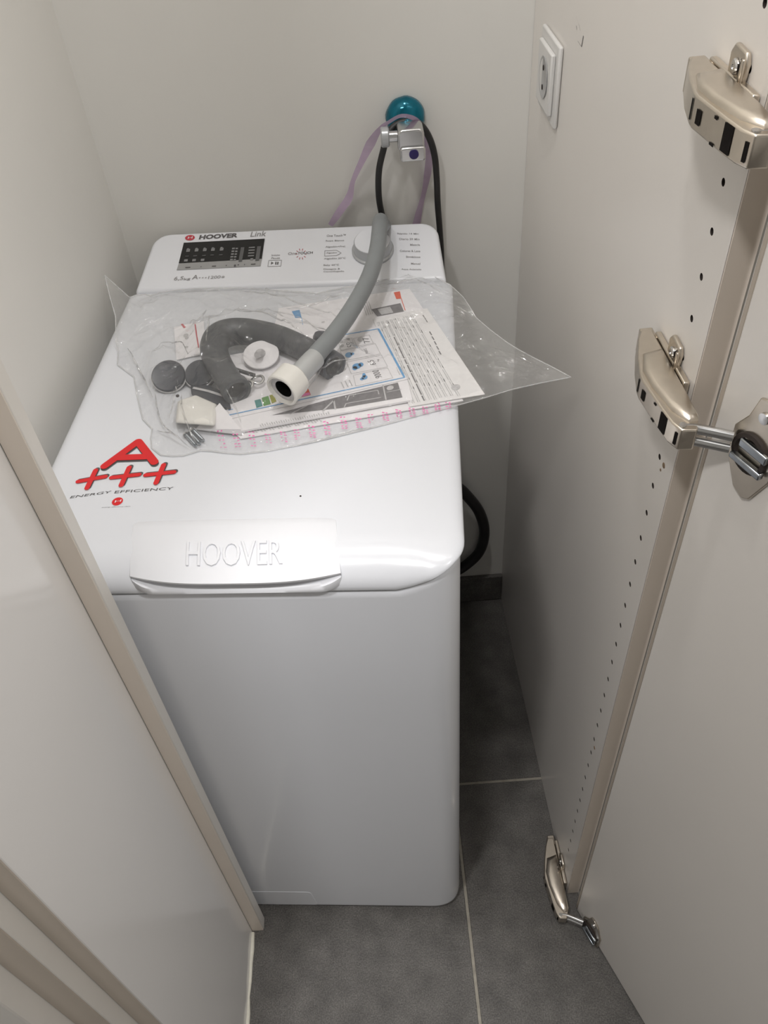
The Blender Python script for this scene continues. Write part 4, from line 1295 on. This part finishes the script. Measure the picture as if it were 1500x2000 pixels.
# --- the bag itself
OUT = [(221, 586), (226, 612), (233, 640), (231, 680), (229, 711), (246, 724), (261, 735), (265, 755), (268, 773), (273, 796), (279, 818), (297, 837), (294, 856), (296, 874), (314, 888), (336, 890), (358, 889), (391, 879),
       (412, 880), (434, 883), (470, 886), (496, 883), (522, 880), (580, 869), (640, 856), (700, 841), (760, 826), (826, 808), (890, 792), (945, 777), (1000, 760), (1058, 747), (1115, 736), (1076, 715), (1040, 697), (1014, 683),
       (990, 668), (958, 644), (930, 620), (917, 598), (905, 580), (885, 561), (865, 548), (848, 540), (830, 535), (785, 540), (740, 548), (680, 559), (620, 572), (560, 568), (510, 564), (468, 562), (424, 562), (380, 563), (345, 566), (312, 571), (284, 580), (258, 598)]
ZB = ZT + 0.0075
out2 = [tuple(T(x, y, ZT + 0.002)[:2]) for x, y in OUT]
def segd(p, a_, c_):
    a_, c_, p = np.asarray(a_)[:2], np.asarray(c_)[:2], np.asarray(p)[:2]
    d = c_ - a_
    t_ = max(0, min(1, (p - a_) @ d / (d @ d + 1e-12)))
    return np.linalg.norm(p - a_ - d * t_)
def edge_d(p): return min(segd(p, out2[i], out2[(i + 1) % len(out2)]) for i in range(len(out2)))
BL = [(T(329, 734)[:2], 0.019, 0.0215), (T(389, 729)[:2], 0.018, 0.0210), (T(510, 693)[:2], 0.016, 0.0265), (T(385, 806)[:2], 0.020, 0.0200), (T(420, 770)[:2], 0.018, 0.0190), (T(490, 738)[:2], 0.016, 0.0205), (T(434, 815)[:2], 0.012, 0.0165), (T(380, 855)[:2], 0.008, 0.0080)]
ELB = [tuple(p[:2]) for p in EP]
ELZ = [p[2] for p in EP]
def film_h(x, y):
    h = 0.0092
    for c, r, hh in BL:
        d = math.hypot(x - c[0], y - c[1])
        h = max(h, hh - 0.55 * max(0, d - r))
    for i in range(len(ELB) - 1):
        d = segd((x, y), ELB[i], ELB[i + 1])
        h = max(h, 0.5 * (ELZ[i] + ELZ[i + 1]) - ZT + 0.0172 - 0.70 * max(0, d - 0.0125))
    return h
def wrinkle(x, y):
    v = Vector((x * 9.0, y * 22.0, 0.3))
    a_ = 1 - abs(noise.noise(v * 1.0)) * 2.2
    c_ = 1 - abs(noise.noise(Vector((x * 34.0 + y * 20, y * 16.0 - x * 11, 4.1)))) * 2.6
    return max(0, a_) ** 3 * 0.0042 + max(0, c_) ** 4 * 0.0050 + noise.noise(Vector((x * 60, y * 60, 9))) * 0.0005
def film_z(x, y, e):
    """height of the upper film above the lid plane"""
    s = sstep(e / 0.035)
    w = wrinkle(x, y)
    lift = 0.0
    lx = -0.165 - x
    if lx > 0 and y > 0.33: lift = lx * 0.75                 # free corner standing up beside the wall
    return ZT + 0.0016 + lift + max((film_h(x, y) + w) * s, w * 0.7 * min(1, e / 0.004))
step = 0.0045
xs = np.arange(min(p[0] for p in out2), max(p[0] for p in out2), step)
ys = np.arange(min(p[1] for p in out2), max(p[1] for p in out2), step)
def inside(p):
    c = False
    n = len(out2)
    for i in range(n):
        (x1, y1), (x2, y2) = out2[i], out2[(i + 1) % n]
        if (y1 > p[1]) != (y2 > p[1]) and p[0] < (x2 - x1) * (p[1] - y1) / (y2 - y1) + x1: c = not c
    return c
ipts = []
for i, x in enumerate(xs):
    for j, y in enumerate(ys):
        p = (x + (0.5 * step if j % 2 else 0), y)
        if inside(p) and edge_d(p) > step * 0.55: ipts.append(p)
bd_ = dense(out2, 0.006)
allp = [Vector(p) for p in bd_ + ipts]
nb = len(bd_)
cv, _, cf, *_r = delaunay_2d_cdt(allp, [], [list(range(nb))], 1, 1e-6)
cv = [(v.x, v.y) for v in cv]
bag = Thing('plastic_bag', (*T(560, 720)[:2], ZT), 'clear crinkled plastic bag of papers and fittings lying on the washing machine lid', 'bag')
ez = [edge_d(p) for p in cv]
b = MB(); b.add([(x, y, film_z(x, y, e)) for (x, y), e in zip(cv, ez)], [tuple(f) for f in cf])
bag.part(b, 'upper_film', M['film'], smooth=180)
b = MB()
b.add([(x, y, film_z(x, y, 0.0) - 0.0008 + 0.0002 * math.sin(40 * x)) for (x, y), e in zip(cv, ez)], [tuple(f) for f in cf])
bag.part(b, 'lower_film', M['film'], smooth=180)
ol = [fz_ for fz_ in [(x, y, film_z(x, y, 0.0)) for x, y in bd_]]
b = MB(); b.tube([Vector(p) for p in ol + ol[:1]], 0.0007, 6, cap=False); bag.part(b, 'film_hem', M['filme'], smooth=80)
# thin glossy tubes along the film folds, added to draw glint streaks
def glint_tube(pts, r):
    P = spline([Vector((*fzc(x, y)[:2], 0)) for x, y in pts], 7)
    out = []
    for i, p in enumerate(P):
        zz = film_z(p.x, p.y, edge_d((p.x, p.y))) + 0.0004 + 0.0005 * noise.noise(Vector((p.x * 300, p.y * 300, 2)))
        out.append(Vector((p.x + 0.0008 * noise.noise(Vector((i * 0.7, 3, 1))), p.y, zz)))
    b = MB(); b.tube(out, r, 7, rfn=lambda s_: r * (0.25 + 0.75 * math.sin(math.pi * min(1, max(0, s_)))) * (0.7 + 0.5 * abs(math.sin(s_ * 17))))
    return b
def fzc(x, y): return T(x, y, ZT + (0.010 if y < 825 else 0.003))
for cpts, r in (([(468, 563), (530, 577), (590, 596), (640, 614), (690, 640)], 0.0009), ([(478, 625), (520, 650), (570, 680), (600, 700)], 0.0009), ([(560, 606), (600, 600), (640, 586), (665, 578)], 0.0011),
                ([(585, 868), (630, 856), (680, 842), (726, 833)], 0.0011), ([(372, 640), (392, 630), (405, 612)], 0.0012), ([(247, 673), (262, 700), (280, 735), (296, 770)], 0.0008), ([(300, 745), (305, 790), (318, 830), (345, 862)], 0.0008),
                ([(300, 690), (330, 672), (360, 690), (378, 730)], 0.0007), ([(335, 830), (350, 790), (352, 760)], 0.0009), ([(360, 790), (366, 830), (378, 860), (392, 874)], 0.0008), ([(452, 800), (468, 830), (476, 846)], 0.0008),
                ([(700, 566), (760, 556), (830, 560), (860, 572)], 0.0008), ([(415, 715), (418, 690), (424, 660)], 0.0008), ([(306, 840), (340, 858), (372, 876)], 0.0008), ([(640, 720), (655, 700), (662, 690)], 0.0010), ([(600, 772), (640, 752), (690, 740)], 0.0008)):
    bag.part(glint_tube(cpts, r), 'crease_glint', M['filmc'], smooth=80)
# pink warning print along the front seam
b = MB()
cl = [(432, 862, 10), (461, 864, 8), (492, 862, 8), (523, 861, 7), (553, 857, 7), (579, 852, 6.5), (608, 846, 6), (637, 839, 7), (670, 829, 6), (699, 826, 6), (723, 820, 6), (751, 814, 5.5), (777, 808, 5.5), (803, 804, 5.5), (829, 800, 5), (853, 796, 4.5), (874, 792, 4.5)]
rnd = random.Random(8)
def fz(x, y, off=0.0007):
    p = T(x, y, ZT + 0.004)
    return np.array([p[0], p[1], film_z(p[0], p[1], edge_d(p[:2])) + off])
for cx, cy, r in cl:
    for k in range(5):
        u = -r + 2 * r * k / 4 + rnd.uniform(-0.6, 0.6)
        for s_ in (0, 1):
            if rnd.random() < 0.12: continue
            x0 = cx - 4 + s_ * 7 + u * 0.18
            y0 = cy + u
            w_ = rnd.uniform(3.2, 5.5)
            b.add([fz(x0, y0 + 0.8), fz(x0 + w_, y0 + 0.5), fz(x0 + w_ + 0.3, y0 - 0.7), fz(x0 + 0.3, y0 - 0.5)], [(0, 1, 2, 3)])
bag.part(b, 'warning_print', M['pink'], kind='stuff')
